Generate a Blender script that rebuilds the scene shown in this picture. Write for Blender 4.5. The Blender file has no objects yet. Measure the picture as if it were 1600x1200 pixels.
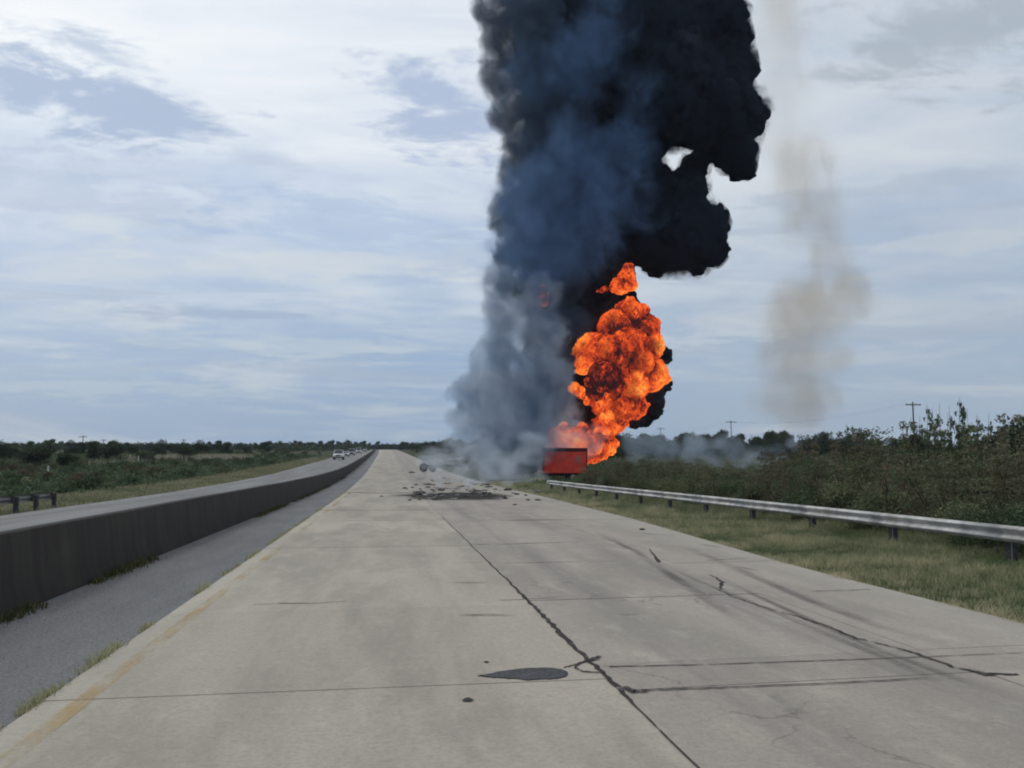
import bpy, bmesh, math, random
import numpy as np
from mathutils import Vector, Matrix, noise as mn

S = bpy.context.scene
COL = S.collection
R = math.radians
rng = np.random.default_rng(7)
random.seed(7)

# ------------------------------------------------------------------ camera
F_PX, EYE = 1290.0, 1.9                    # focal length in pixels of a 1600 px wide frame, eye height
PITCH, YAW = R(5.4906), R(8.5138)          # up, to the right of the road's axis (+Y)
cam_d = bpy.data.cameras.new('camera'); cam = bpy.data.objects.new('camera', cam_d); COL.objects.link(cam)
cam.location = (0, 0, EYE)
cam.rotation_euler = (math.pi / 2 + PITCH, 0, -YAW)
cam_d.sensor_width = 36.0; cam_d.lens = 36.0 * F_PX / 1600.0
cam_d.clip_start = 0.1; cam_d.clip_end = 12000
S.camera = cam

# ------------------------------------------------------------------ world, sun, exposure
SUN_EL, SUN_AZ = R(48), R(-38)             # azimuth from +Y, negative = to the left
S.view_settings.view_transform = 'Standard'; S.view_settings.look = 'None'
S.view_settings.exposure = 0.0; S.view_settings.gamma = 1.0; S.view_settings.use_curve_mapping = False
cy = S.cycles
cy.use_denoising = True
try:
    cy.denoiser = 'OPENIMAGEDENOISE'; cy.denoising_input_passes = 'RGB_ALBEDO_NORMAL'
except Exception: pass
cy.max_bounces = 6; cy.diffuse_bounces = 3; cy.glossy_bounces = 2; cy.transparent_max_bounces = 24
cy.volume_bounces = 2; cy.volume_step_rate = 1.0; cy.volume_max_steps = 256
cy.sample_clamp_indirect = 4.0
cy.filter_width = 2.0


class NT:
    """small helper to wire node trees"""
    def __init__(s, tree): s.t = tree; s.n = tree.nodes; s.l = tree.links
    def add(s, kind, **kw):
        n = s.n.new(kind)
        for k, v in kw.items():
            if k.startswith('i_'):
                n.inputs[k[2:].replace('_', ' ')].default_value = v
            else: setattr(n, k, v)
        return n
    def put(s, sock, v):
        if hasattr(v, 'is_linked') or hasattr(v, 'links'): s.l.new(v, sock)
        else: sock.default_value = v
    def m(s, op, a, b=None, c=None, clamp=False):
        n = s.n.new('ShaderNodeMath'); n.operation = op; n.use_clamp = clamp
        s.put(n.inputs[0], a)
        if b is not None: s.put(n.inputs[1], b)
        if c is not None: s.put(n.inputs[2], c)
        return n.outputs[0]
    def ss(s, v, lo, hi, a=0.0, b=1.0):
        n = s.n.new('ShaderNodeMapRange'); n.interpolation_type = 'SMOOTHSTEP'
        s.put(n.inputs[0], v); n.inputs[1].default_value = lo; n.inputs[2].default_value = hi
        n.inputs[3].default_value = a; n.inputs[4].default_value = b
        return n.outputs[0]
    def mix(s, f, a, b, mode='MIX'):
        n = s.n.new('ShaderNodeMix'); n.data_type = 'RGBA'; n.blend_type = mode
        s.put(n.inputs[0], f)
        s.put(n.inputs[6], a if hasattr(a, 'links') else (*a, 1) if len(a) == 3 else a)
        s.put(n.inputs[7], b if hasattr(b, 'links') else (*b, 1) if len(b) == 3 else b)
        return n.outputs[2]
    def noise(s, vec, scale, detail=4, rough=0.55, dist=0.0):
        n = s.n.new('ShaderNodeTexNoise'); n.inputs['Scale'].default_value = scale
        n.inputs['Detail'].default_value = detail; n.inputs['Roughness'].default_value = rough
        n.inputs['Distortion'].default_value = dist
        if vec is not None: s.l.new(vec, n.inputs['Vector'])
        return n.outputs['Fac']
    def vscale(s, vec, sc, loc=(0, 0, 0)):
        n = s.n.new('ShaderNodeMapping'); n.inputs['Scale'].default_value = sc; n.inputs['Location'].default_value = loc
        s.l.new(vec, n.inputs['Vector']); return n.outputs[0]
    def ramp(s, f, stops):
        n = s.n.new('ShaderNodeValToRGB'); e = n.color_ramp.elements
        while len(e) < len(stops): e.new(0.5)
        for k, (p, c) in enumerate(stops):
            e[k].position = p; e[k].color = (*c, 1)
        s.l.new(f, n.inputs[0]); return n.outputs[0]


def pix_dir(px, py):
    """world direction seen at a point of the 1600 x 1200 photograph (used only to measure where things stand)"""
    fw = Vector((math.sin(YAW) * math.cos(PITCH), math.cos(YAW) * math.cos(PITCH), math.sin(PITCH)))
    rt = Vector((math.cos(YAW), -math.sin(YAW), 0)); up = rt.cross(fw)
    return fw + rt * ((px - 800) / F_PX) + up * ((600 - py) / F_PX)
def P(px, py, Y):
    d = pix_dir(px, py); return d * (Y / d.y) + Vector((0, 0, EYE))
def G(px, py, z=0.0):
    d = pix_dir(px, py); t = (z - EYE) / d.z; return Vector((d.x * t, d.y * t, z))


world = bpy.data.worlds.new('World'); S.world = world; world.use_nodes = True
def build_world():
    w = NT(world.node_tree); w.n.clear()
    out = w.add('ShaderNodeOutputWorld'); bg = w.add('ShaderNodeBackground'); w.l.new(bg.outputs[0], out.inputs[0])
    bg.inputs['Strength'].default_value = 0.1
    sky = w.add('ShaderNodeTexSky', sky_type='NISHITA', sun_disc=False, sun_elevation=SUN_EL, sun_rotation=SUN_AZ)
    sky.air_density = 1.0; sky.dust_density = 2.0; sky.ozone_density = 1.5
    tc = w.add('ShaderNodeTexCoord'); D = tc.outputs['Generated']
    sep = w.add('ShaderNodeSeparateXYZ'); w.l.new(D, sep.inputs[0])
    x, y, z = sep.outputs
    zc = w.m('MAXIMUM', z, 0.0)
    den = w.m('ADD', zc, 0.09)
    cmb = w.add('ShaderNodeCombineXYZ')
    w.l.new(w.m('DIVIDE', x, den), cmb.inputs[0]); w.l.new(w.m('DIVIDE', y, den), cmb.inputs[1])
    U = cmb.outputs[0]
    az = w.m('ARCTAN2', x, y); el = w.m('ARCSINE', z)
    # the overcast sheet: pale stratus with blue-grey thinner bands
    n1 = w.noise(w.vscale(U, (0.55, 0.80, 1), (3.1, 1.7, 0)), 1.0, 7, 0.55, 0.5)
    n2 = w.noise(w.vscale(U, (1.5, 3.2, 1), (8.2, 4.4, 2)), 1.0, 9, 0.62, 0.7)
    n3 = w.noise(w.vscale(U, (0.22, 0.30, 1), (1.2, 6.3, 4)), 1.0, 3, 0.5, 0.0)
    cov = w.m('ADD', w.m('ADD', w.m('MULTIPLY', n1, 0.55), w.m('MULTIPLY', n2, 0.33)), w.m('MULTIPLY', n3, 0.25))
    low = w.ss(el, 0.0, 0.42)                               # more cloud light higher up
    cov = w.m('ADD', cov, w.m('MULTIPLY_ADD', low, 0.20, -0.13))
    bright = w.ss(cov, 0.44, 0.72)
    base = w.mix(low, (2.4, 3.7, 5.6), (4.3, 5.5, 7.5))       # grey-blue underside
    white = w.mix(low, (5.3, 6.1, 6.7), (8.6, 9.0, 9.3))
    colr = w.mix(bright, base, white)
    # long layered strips low in the sky
    cs = w.add('ShaderNodeCombineXYZ'); w.l.new(w.m('MULTIPLY', az, 2.6), cs.inputs[0]); w.l.new(w.m('MULTIPLY', el, 19.0), cs.inputs[1])
    lay = w.noise(cs.outputs[0], 1.0, 8, 0.60, 0.8); fade = w.m('MULTIPLY', w.ss(el, 0.40, 0.16), 1.0)
    colr = w.mix(w.m('MULTIPLY', w.m('MULTIPLY', w.ss(lay, .50, .62), fade), .50), colr, (6.3, 6.6, 6.9))
    lay2 = w.noise(w.vscale(cs.outputs[0], (1.2, 1.3, 1), (5, 3, 0)), 1.0, 8, 0.60, 0.8)
    colr = w.mix(w.m('MULTIPLY', w.m('MULTIPLY', w.ss(lay2, .53, .63), fade), .68), colr, (3.3, 4.2, 5.6))
    # glow of the sun through the cloud sheet
    sd = Vector((math.sin(SUN_AZ) * math.cos(SUN_EL), math.cos(SUN_AZ) * math.cos(SUN_EL), math.sin(SUN_EL)))
    dp = w.add('ShaderNodeVectorMath', operation='DOT_PRODUCT'); w.l.new(D, dp.inputs[0]); dp.inputs[1].default_value = sd
    glow = w.m('POWER', w.m('MAXIMUM', dp.outputs['Value'], 0.0), 5.0)
    colr = w.mix(w.m('MULTIPLY', glow, 0.62), colr, (11.5, 11.7, 11.6))
    # separate darker cloud banks seen against the sheet (position, half width, half height in radians)
    nb = w.m('ADD', w.m('MULTIPLY', w.noise(w.vscale(U, (2.2, 3.4, 1)), 1.0, 9, 0.62, 0.4), .65), w.m('MULTIPLY', w.noise(w.vscale(U, (6.5, 9.0, 1), (3, 8, 1)), 1.0, 8, 0.62, 0.5), .35))
    def bank(px, py, hw, hh, dens, dark):
        d = pix_dir(px, py).normalized(); a0, e0 = math.atan2(d.x, d.y), math.asin(d.z)
        qa = w.m('DIVIDE', w.m('SUBTRACT', az, a0), hw / F_PX); qe = w.m('DIVIDE', w.m('SUBTRACT', el, e0), hh / F_PX)
        q = w.m('SQRT', w.m('ADD', w.m('MULTIPLY', qa, qa), w.m('MULTIPLY', qe, qe)))
        q = w.m('MULTIPLY_ADD', w.m('SUBTRACT', nb, 0.5), 6.5, q)
        f = w.m('MULTIPLY', w.ss(q, 1.15, 0.35), dens)
        return f, dark
    for args in ((60, 135, 260, 46, 0.95, (4.2, 5.2, 6.9)), (160, 78, 110, 30, 0.8, (4.8, 5.8, 7.3)),
                 (700, 195, 120, 72, 0.95, (4.5, 5.4, 7.2)), (430, 250, 60, 16, 0.5, (5.2, 5.9, 7.2)),
                 (350, 490, 130, 16, 0.7, (3.6, 4.5, 6.0)), (260, 543, 90, 9, 0.5, (3.7, 4.7, 6.2)),
                 (130, 300, 230, 55, 0.45, (4.2, 5.2, 6.8)), (520, 360, 220, 45, 0.5, (4.1, 5.4, 7.4)),
                 (1500, 40, 210, 80, 0.75, (3.4, 4.0, 4.7)), (1350, 300, 200, 14, 0.5, (3.9, 4.8, 6.0))):
        f, c = bank(*args); colr = w.mix(f, colr, c)
    for args in ((450, 410, 260, 24, 0.6, (7.0, 7.4, 7.6)), (500, 545, 210, 18, 0.55, (5.6, 6.3, 6.9)),
                 (120, 605, 230, 16, 0.5, (5.2, 6.0, 6.7)), (1530, 370, 150, 15, 0.6, (6.4, 6.9, 7.4)),
                 (1130, 520, 140, 18, 0.6, (6.4, 6.9, 7.2)), (150, 348, 55, 18, 0.6, (7.2, 7.8, 8.0))):
        f, c = bank(*args); colr = w.mix(f, colr, c)
    colr = w.mix(w.m('MULTIPLY', w.ss(az, .02, .50), .40), colr, (5.2, 5.7, 6.2))
    colr = w.mix(0.10, colr, sky.outputs[0])
    # below the horizon: dull ground tone
    colr = w.mix(w.ss(z, -0.02, -0.10), colr, (1.2, 1.2, 1.0))
    w.l.new(colr, bg.inputs['Color'])
build_world()

sun_d = bpy.data.lights.new('sun', 'SUN'); sun = bpy.data.objects.new('sun', sun_d); COL.objects.link(sun)
sun_d.energy = 0.9; sun_d.angle = R(14); sun_d.color = (1.0, 0.96, 0.90)
_sd = Vector((math.sin(SUN_AZ) * math.cos(SUN_EL), math.cos(SUN_AZ) * math.cos(SUN_EL), math.sin(SUN_EL)))
sun.rotation_euler = (-_sd).to_track_quat('-Z', 'Y').to_euler()


# ------------------------------------------------------------------ object helpers
def tag(o, label=None, cat=None, group=None, kind=None):
    if label: o['label'] = label
    if cat: o['category'] = cat
    if group: o['group'] = group
    if kind: o['kind'] = kind
    return o
def link(name, me, mat=None, parent=None, loc=None):
    o = bpy.data.objects.new(name, me); COL.objects.link(o)
    if mat is not None and me is not None and not me.materials: me.materials.append(mat)
    if parent is not None: o.parent = parent
    if loc is not None: o.location = loc
    return o
def empty(name, loc=(0, 0, 0), rz=0.0):
    o = bpy.data.objects.new(name, None); COL.objects.link(o); o.location = loc; o.rotation_euler = (0, 0, rz); o.empty_display_size = 0.3
    return o
def copy_tree(o, parent=None):
    c = o.copy(); COL.objects.link(c); c.parent = parent
    for ch in list(o.children): copy_tree(ch, c)
    return c
def mesh_np(name, co, faces, smooth=False):
    """mesh from an n x 3 array and faces of one size (m x k array)"""
    co = np.asarray(co, dtype=np.float32); faces = np.asarray(faces, dtype=np.int32)
    k = faces.shape[1]; me = bpy.data.meshes.new(name)
    me.vertices.add(len(co)); me.vertices.foreach_set('co', co.ravel())
    me.loops.add(faces.size); me.loops.foreach_set('vertex_index', faces.ravel())
    me.polygons.add(len(faces)); me.polygons.foreach_set('loop_start', np.arange(0, faces.size, k, dtype=np.int32))
    if smooth: me.polygons.foreach_set('use_smooth', np.ones(len(faces), dtype=bool))
    me.update(calc_edges=True); me.validate()
    return me
def attr(me, name, vals, domain='POINT'):
    a = me.attributes.new(name, 'FLOAT', domain); a.data.foreach_set('value', np.asarray(vals, dtype=np.float32))
def bm_mesh(bm, name, smooth=False):
    me = bpy.data.meshes.new(name); bm.normal_update(); bm.to_mesh(me); bm.free()
    if smooth:
        for p in me.polygons: p.use_smooth = True
    return me
def add_box(bm, x0, x1, y0, y1, z0, z1, bev=0.0):
    r = bmesh.ops.create_cube(bm, size=1.0)
    for v in r['verts']:
        v.co = Vector((x0 + (v.co.x + .5) * (x1 - x0), y0 + (v.co.y + .5) * (y1 - y0), z0 + (v.co.z + .5) * (z1 - z0)))
    if bev:
        es = list({e for v in r['verts'] for e in v.link_edges})
        bmesh.ops.bevel(bm, geom=es, offset=bev, segments=2, affect='EDGES', profile=0.6)
def add_tube(bm, pts, radii, n=8):
    rings = []
    for i, p in enumerate(pts):
        p = Vector(p); a = Vector(pts[max(i - 1, 0)]); b = Vector(pts[min(i + 1, len(pts) - 1)])
        t = (b - a).normalized(); u = t.orthogonal().normalized() if abs(t.z) > .95 else t.cross(Vector((0, 0, 1))).normalized(); v = t.cross(u)
        rings.append([bm.verts.new(p + (u * math.cos(k * 2 * math.pi / n) + v * math.sin(k * 2 * math.pi / n)) * radii[i]) for k in range(n)])
    for i in range(len(rings) - 1):
        for k in range(n):
            bm.faces.new((rings[i][k], rings[i][(k + 1) % n], rings[i + 1][(k + 1) % n], rings[i + 1][k]))
    bm.faces.new(rings[0][::-1]); bm.faces.new(rings[-1])
def add_cyl_y(bm, c, rad, w, n=20, axis='x'):
    """wheel-like disc round an axis"""
    h = w / 2
    pts = [(-h, rad * .55), (-h, rad * .9), (-h * .75, rad), (h * .75, rad), (h, rad * .9), (h, rad * .55)]
    rings = []
    for (t, rr) in pts:
        ring = []
        for k in range(n):
            a = k * 2 * math.pi / n
            q = Vector((t, rr * math.cos(a), rr * math.sin(a))) if axis == 'x' else Vector((rr * math.cos(a), t, rr * math.sin(a)))
            ring.append(bm.verts.new(Vector(c) + q))
        rings.append(ring)
    for i in range(len(rings) - 1):
        for k in range(n): bm.faces.new((rings[i][k], rings[i][(k + 1) % n], rings[i + 1][(k + 1) % n], rings[i + 1][k]))
    bm.faces.new(rings[0][::-1]); bm.faces.new(rings[-1])


# ------------------------------------------------------------------ materials
def mat(name):
    m = bpy.data.materials.new(name); m.use_nodes = True
    t = NT(m.node_tree); t.n.clear()
    out = t.add('ShaderNodeOutputMaterial')
    return m, t, out
def principled(t, out, color, rough=0.85, spec=0.3, bump=None, metallic=0.0):
    b = t.add('ShaderNodeBsdfPrincipled'); t.put(b.inputs['Base Color'], color if hasattr(color, 'links') else (*color, 1))
    t.put(b.inputs['Roughness'], rough); b.inputs['Specular IOR Level'].default_value = spec; t.put(b.inputs['Metallic'], metallic)
    if bump:
        bn = t.add('ShaderNodeBump'); bn.inputs['Strength'].default_value = bump[1]; bn.inputs['Distance'].default_value = bump[2]
        t.l.new(bump[0], bn.inputs['Height']); t.l.new(bn.outputs[0], b.inputs['Normal'])
    t.l.new(b.outputs[0], out.inputs['Surface']); return b
def wpos(t):
    g = t.add('ShaderNodeNewGeometry'); return g.outputs['Position']
def simple(name, c, rough=0.7, spec=0.3, var=0.15, scale=6.0, metallic=0.0):
    m, t, out = mat(name)
    n = t.noise(wpos(t), scale, 5, 0.6)
    col = t.mix(t.ss(n, .3, .7), tuple(v * (1 - var) for v in c), tuple(v * (1 + var) for v in c))
    principled(t, out, col, rough, spec, (n, .25, .01), metallic); return m

def concrete_mat():
    m, t, out = mat('worn_concrete')
    p = wpos(t); oi = t.add('ShaderNodeObjectInfo')
    sep = t.add('ShaderNodeSeparateXYZ'); t.l.new(p, sep.inputs[0]); X = sep.outputs[0]
    big = t.noise(t.vscale(p, (0.7, 0.16, 1)), 1.0, 5, 0.6, .3)
    mid = t.noise(t.vscale(p, (2.4, 0.8, 1), (3, 1, 0)), 1.0, 6, 0.62)
    fine = t.noise(p, 22.0, 6, 0.7)
    grain = t.noise(p, 140.0, 3, 0.7)
    lane = t.ss(X, 1.90, 2.0)                                # right lane and shoulder: older, greyer, more rubbered
    c = t.mix(lane, (0.380, 0.338, 0.282), (0.318, 0.280, 0.246))
    c = t.mix(t.m('MULTIPLY', t.ss(big, .40, .62), .62), c, (0.215, 0.200, 0.168))
    c = t.mix(t.m('MULTIPLY', t.ss(mid, .50, .70), .55), c, (0.40, 0.37, 0.300))
    # rubbered wheel paths of the right lane
    def path(x0, wd): return t.ss(t.m('ABSOLUTE', t.m('SUBTRACT', X, x0)), wd, 0.0)
    wp = t.m('ADD', t.m('ADD', path(2.95, .5), path(4.65, .55)), t.m('MULTIPLY', t.m('ADD', path(-1.1, .6), path(.75, .6)), .30))
    wp = t.m('MULTIPLY', wp, t.ss(t.noise(t.vscale(p, (3.0, .10, 1)), 1.0, 5, .6), .30, .70))
    c = t.mix(t.m('MULTIPLY', wp, .62, clamp=True), c, (0.150, 0.142, 0.135))
    edge = t.ss(X, -2.15, -2.65)                             # pale sandy rim along the inner edge
    c = t.mix(t.m('MULTIPLY', edge, .55), c, (0.42, 0.395, 0.32))
    redge = t.ss(X, 6.0, 7.6)
    c = t.mix(t.m('MULTIPLY', redge, .5), c, (0.34, 0.325, 0.275))
    sp = t.ss(t.noise(t.vscale(p, (1.5, .7, 1), (7, 2, 0)), 1.0, 3, .5), .70, .76)   # old oil spots
    c = t.mix(t.m('MULTIPLY', sp, .42), c, (0.10, 0.10, 0.10))
    c = t.mix(t.m('MULTIPLY', t.ss(fine, .42, .66), .30), c, (0.15, 0.142, 0.125))
    c = t.mix(t.m('MULTIPLY', t.ss(grain, .48, .68), .38), c, (0.46, 0.43, 0.37))
    mott = t.noise(p, 7.0, 6, .72, .6)
    c = t.mix(t.m('MULTIPLY', t.ss(mott, .52, .70), .28), c, (0.19, 0.175, 0.15))
    c = t.mix(t.m('MULTIPLY', t.ss(mott, .46, .34), .20), c, (0.47, 0.43, 0.36))
    # hairline cracks, here and there
    wn = t.add('ShaderNodeTexNoise'); wn.inputs['Scale'].default_value = 1.6; wn.inputs['Detail'].default_value = 6; t.l.new(p, wn.inputs['Vector'])
    wa = t.add('ShaderNodeVectorMath', operation='MULTIPLY_ADD'); t.l.new(wn.outputs['Color'], wa.inputs[0]); wa.inputs[1].default_value = (1.2, 1.2, 0); t.l.new(p, wa.inputs[2])
    vc = t.add('ShaderNodeTexVoronoi', feature='DISTANCE_TO_EDGE'); vc.inputs['Scale'].default_value = .42; t.l.new(wa.outputs[0], vc.inputs['Vector'])
    hair = t.m('MULTIPLY', t.ss(vc.outputs['Distance'], .0065, .002), t.m('MULTIPLY', lane, t.ss(t.noise(t.vscale(p, (.5, .3, 1), (2, 9, 0)), 1.0, 3, .5), .53, .60)))
    c = t.mix(t.m('MULTIPLY', hair, .38), c, (0.07, 0.066, 0.06))
    tone = t.m('MULTIPLY_ADD', oi.outputs['Random'], 0.14, 0.93)
    hs = t.add('ShaderNodeHueSaturation'); t.l.new(c, hs.inputs['Color']); t.l.new(tone, hs.inputs['Value'])
    h = t.m('ADD', t.m('MULTIPLY', fine, .6), t.m('MULTIPLY', grain, .4))
    principled(t, out, hs.outputs[0], 0.88, 0.25, (h, .35, .006)); return m
def asphalt_mat(name, c0, c1, stretch=.2):
    m, t, out = mat(name); p = wpos(t)
    big = t.noise(t.vscale(p, (.9, stretch, 1)), 1.0, 5, .6); fine = t.noise(p, 30.0, 6, .80); sp = t.noise(p, 90.0, 2, .6)
    c = t.mix(t.ss(big, .35, .68), c0, c1)
    c = t.mix(t.m('MULTIPLY', t.ss(fine, .48, .66), .7), c, tuple(v * 1.7 for v in c1)); c = t.mix(t.m('MULTIPLY', t.ss(fine, .46, .34), .6), c, tuple(v * .5 for v in c0))
    c = t.mix(t.m('MULTIPLY', t.ss(sp, .62, .75), .35), c, (.30, .29, .27))
    principled(t, out, c, .9, .25, (fine, .6, .01)); return m
def barrier_mat():
    m, t, out = mat('weathered_barrier_concrete'); p = wpos(t)
    streak = t.noise(t.vscale(p, (1, 4.5, .25)), 1.0, 6, .65); blot = t.noise(p, .9, 5, .6); fine = t.noise(p, 18, 5, .7)
    sep = t.add('ShaderNodeSeparateXYZ'); t.l.new(p, sep.inputs[0])
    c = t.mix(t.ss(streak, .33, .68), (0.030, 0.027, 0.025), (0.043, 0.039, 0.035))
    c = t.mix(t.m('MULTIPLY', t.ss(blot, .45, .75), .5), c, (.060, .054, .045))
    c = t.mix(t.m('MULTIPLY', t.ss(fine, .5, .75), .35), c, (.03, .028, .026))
    principled(t, out, c, .92, .2, (fine, .5, .02)); return m
def ground_mat():
    m, t, out = mat('rough_grassland'); p = wpos(t)
    a = t.noise(p, .02, 4, .6); b = t.noise(p, .35, 6, .65); f = t.noise(p, 9.0, 5, .7)
    c = t.mix(t.ss(b, .35, .68), (.024, .034, .014), (.045, .052, .022))
    c = t.mix(t.m('MULTIPLY', t.ss(a, .5, .7), .4), c, (.065, .065, .032))
    c = t.mix(t.m('MULTIPLY', t.ss(f, .5, .8), .6), c, (.13, .115, .065))
    principled(t, out, c, .95, .1, (f, .7, .06)); return m
def leaf_mat(name, dark, light, dry=None, var=0.5):
    """leaves: tint differs from leaf to leaf (attribute 'tint') and from plant to plant"""
    m, t, out = mat(name); oi = t.add('ShaderNodeObjectInfo')
    at = t.add('ShaderNodeAttribute', attribute_name='tint')
    c = t.mix(at.outputs['Fac'], dark, light)
    if dry: c = t.mix(t.m('MULTIPLY', t.ss(oi.outputs['Random'], .3, 1.0), var), c, dry)
    hs = t.add('ShaderNodeHueSaturation'); t.l.new(c, hs.inputs['Color'])
    t.l.new(t.m('MULTIPLY_ADD', t.m('FRACT', t.m('MULTIPLY', oi.outputs['Random'], 7.31)), .5, .75), hs.inputs['Value'])
    d = t.add('ShaderNodeBsdfPrincipled'); t.l.new(hs.outputs[0], d.inputs['Base Color']); d.inputs['Roughness'].default_value = .7
    d.inputs['Specular IOR Level'].default_value = .2
    tr = t.add('ShaderNodeBsdfTranslucent'); t.l.new(hs.outputs[0], tr.inputs['Color'])
    mx = t.add('ShaderNodeMixShader'); mx.inputs[0].default_value = .25
    t.l.new(d.outputs[0], mx.inputs[1]); t.l.new(tr.outputs[0], mx.inputs[2]); t.l.new(mx.outputs[0], out.inputs['Surface'])
    return m
def patchy(name, color, lo, hi, scale, stretch=(1, 1, 1), cap=1.0, rough=.85):
    """thin worn coat (faded paint, rubber, tar) that lets the surface below show through the worn spots"""
    m, t, out = mat(name); p = wpos(t)
    n = t.m('ADD', t.m('MULTIPLY', t.noise(t.vscale(p, stretch), scale, 6, .65), .75), t.m('MULTIPLY', t.noise(p, 40, 4, .7), .25))
    at = t.add('ShaderNodeAttribute', attribute_name='cover')
    f = t.m('MULTIPLY', t.m('MULTIPLY', t.ss(n, lo, hi), at.outputs['Fac']), cap)
    b = t.add('ShaderNodeBsdfPrincipled'); b.inputs['Base Color'].default_value = (*color, 1); b.inputs['Roughness'].default_value = rough
    b.inputs['Specular IOR Level'].default_value = .25
    tr = t.add('ShaderNodeBsdfTransparent'); mx = t.add('ShaderNodeMixShader'); t.l.new(f, mx.inputs[0])
    t.l.new(tr.outputs[0], mx.inputs[1]); t.l.new(b.outputs[0], mx.inputs[2]); t.l.new(mx.outputs[0], out.inputs['Surface'])
    return m

M = {}
M['concrete'] = concrete_mat()
M['shoulder'] = asphalt_mat('shoulder_asphalt', (.105, .108, .113), (.152, .154, .157))
M['far_road'] = asphalt_mat('opposite_asphalt', (.13, .13, .13), (.20, .20, .195), .05)
M['patch'] = asphalt_mat('patch_asphalt', (.045, .047, .053), (.078, .080, .088), 1)
M['tar'] = simple('joint_tar', (.022, .021, .020), .75, .3)
M['joint'] = simple('joint_dirt', (.055, .050, .042), .95, .1)
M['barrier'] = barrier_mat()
M['ground'] = ground_mat()
M['grass'] = leaf_mat('verge_grass', (.145, .185, .085), (.55, .48, .31))
M['weed'] = leaf_mat('weed_leaves', (.035, .045, .016), (.13, .115, .055))
M['bush_brown'] = leaf_mat('brown_bush_leaves', (.055, .055, .032), (.185, .170, .100), (.140, .110, .076), .7)
M['bush_olive'] = leaf_mat('olive_bush_leaves', (.050, .062, .031), (.160, .185, .095), (.155, .148, .075), .5)
M['bush_green'] = leaf_mat('green_bush_leaves', (.036, .060, .029), (.105, .150, .070), (.10, .12, .065), .4)
M['tree_leaf'] = leaf_mat('tree_leaves', (.012, .024, .011), (.042, .066, .026), (.035, .045, .03), .5)
M['reed'] = leaf_mat('pale_reeds', (.20, .19, .13), (.46, .43, .33))
M['straw'] = leaf_mat('pale_bush_leaves', (.14, .16, .07), (.38, .38, .20))
M['bark'] = simple('bark', (.055, .045, .035), .9, .1, .3, 12)
M['stalk'] = simple('dark_stalk', (.030, .028, .020), .9, .1, .3, 12)
M['wood'] = simple('grey_wood', (.060, .056, .050), .9, .1, .3, 8)
M['galv'] = simple('galvanised_steel', (.42, .42, .41), .62, .35, .28, 2.2, .35)
M['old_galv'] = simple('dull_steel', (.22, .22, .21), .6, .4, .2, 3.0, .3)
M['post'] = simple('post_timber', (.050, .050, .055), .85, .2, .25, 9)
M['yellow'] = patchy('faded_yellow_paint', (.50, .335, .10), .45, .60, 1.3, (1.5, .35, 1), .46)
M['white_line'] = patchy('faded_white_paint', (.55, .55, .52), .40, .60, 2.0, (3, .4, 1), .7)
M['rubber_mark'] = patchy('tyre_rubber', (.045, .043, .042), .30, .64, 1.2, (2.5, .35, 1), .44)
M['soot'] = patchy('soot', (.010, .009, .009), .10, .30, 1.0, (1, .5, 1), 1.0)
M['crack_fill'] = patchy('crack_tar', (.030, .028, .026), .34, .50, 3.5, (1, 1, 1), .92)

# ------------------------------------------------------------------ the lie of the land
def road_z(Y):
    """height of the road: level near by, a long pull up to a crest, level beyond"""
    Y = np.asarray(Y, dtype=float)
    a, b, s = 42.0, 118.0, 0.0238
    z = np.where(Y < a, 0.0, np.where(Y < b, s * (Y - a) ** 2 / (2 * (b - a)), s * (b - a) / 2 + s * (Y - b)))
    c, d = 500.0, 580.0
    zc = s * (b - a) / 2 + s * (c - b)
    z = np.where(Y > c, zc + np.where(Y < d, s * (Y - c) - s * (Y - c) ** 2 / (2 * (d - c)) * 1.15, s * (d - c) * (1 - .575) - .0036 * (np.minimum(Y, 1500) - d)), z)
    return z
def road_dx(Y):
    Y = np.asarray(Y, dtype=float)
    return np.where(Y > 60, -2.8 * ((np.minimum(Y, 700) - 60) / 460) ** 2, 0.0)
def land_z(X, Y):
    X = np.asarray(X, dtype=float); Y = np.asarray(Y, dtype=float)
    z = road_z(Y) - 0.07
    side = np.clip((X - 13.0) / 12.0, 0, 1) * 0.35
    verge = np.where((X > 9.5) & (X < 40), 0.05, 0.0) + np.where((X < -14.0), -0.02, 0)
    return z - side * (1 - np.clip((Y - 120) / 80, 0, 1)) + verge * np.clip((np.abs(X) - 9.5) / 1.5, 0, 1)
def lz(X, Y): return float(land_z(X, Y))

def grid_mesh(name, xs, ys, zf):
    xs = np.asarray(xs, float); ys = np.asarray(ys, float); XX, YY = np.meshgrid(xs, ys)
    co = np.stack([XX, YY, zf(XX, YY)], -1).reshape(-1, 3); nx, ny = len(xs), len(ys)
    i = (np.arange(ny - 1)[:, None] * nx + np.arange(nx - 1)[None, :]).ravel()
    return mesh_np(name, co, np.stack([i, i + 1, i + 1 + nx, i + nx], 1), True)
ys_g = np.concatenate([np.linspace(-40, 120, 81), np.linspace(125, 640, 70), np.linspace(680, 1500, 14), np.array([2200, 3500, 6000])])
xs_g = np.concatenate([np.array([-5000, -2500, -1200, -700]), np.linspace(-420, -60, 24), np.linspace(-50, -16, 14), np.linspace(-14.6, 14.6, 20), np.linspace(16, 60, 16), np.linspace(75, 480, 26), np.array([700, 1200, 2500, 5000])])
tag(link('ground', grid_mesh('ground', xs_g, ys_g, land_z), M['ground']), 'rough grassland on both sides of the highway', None, None, 'structure')

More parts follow.
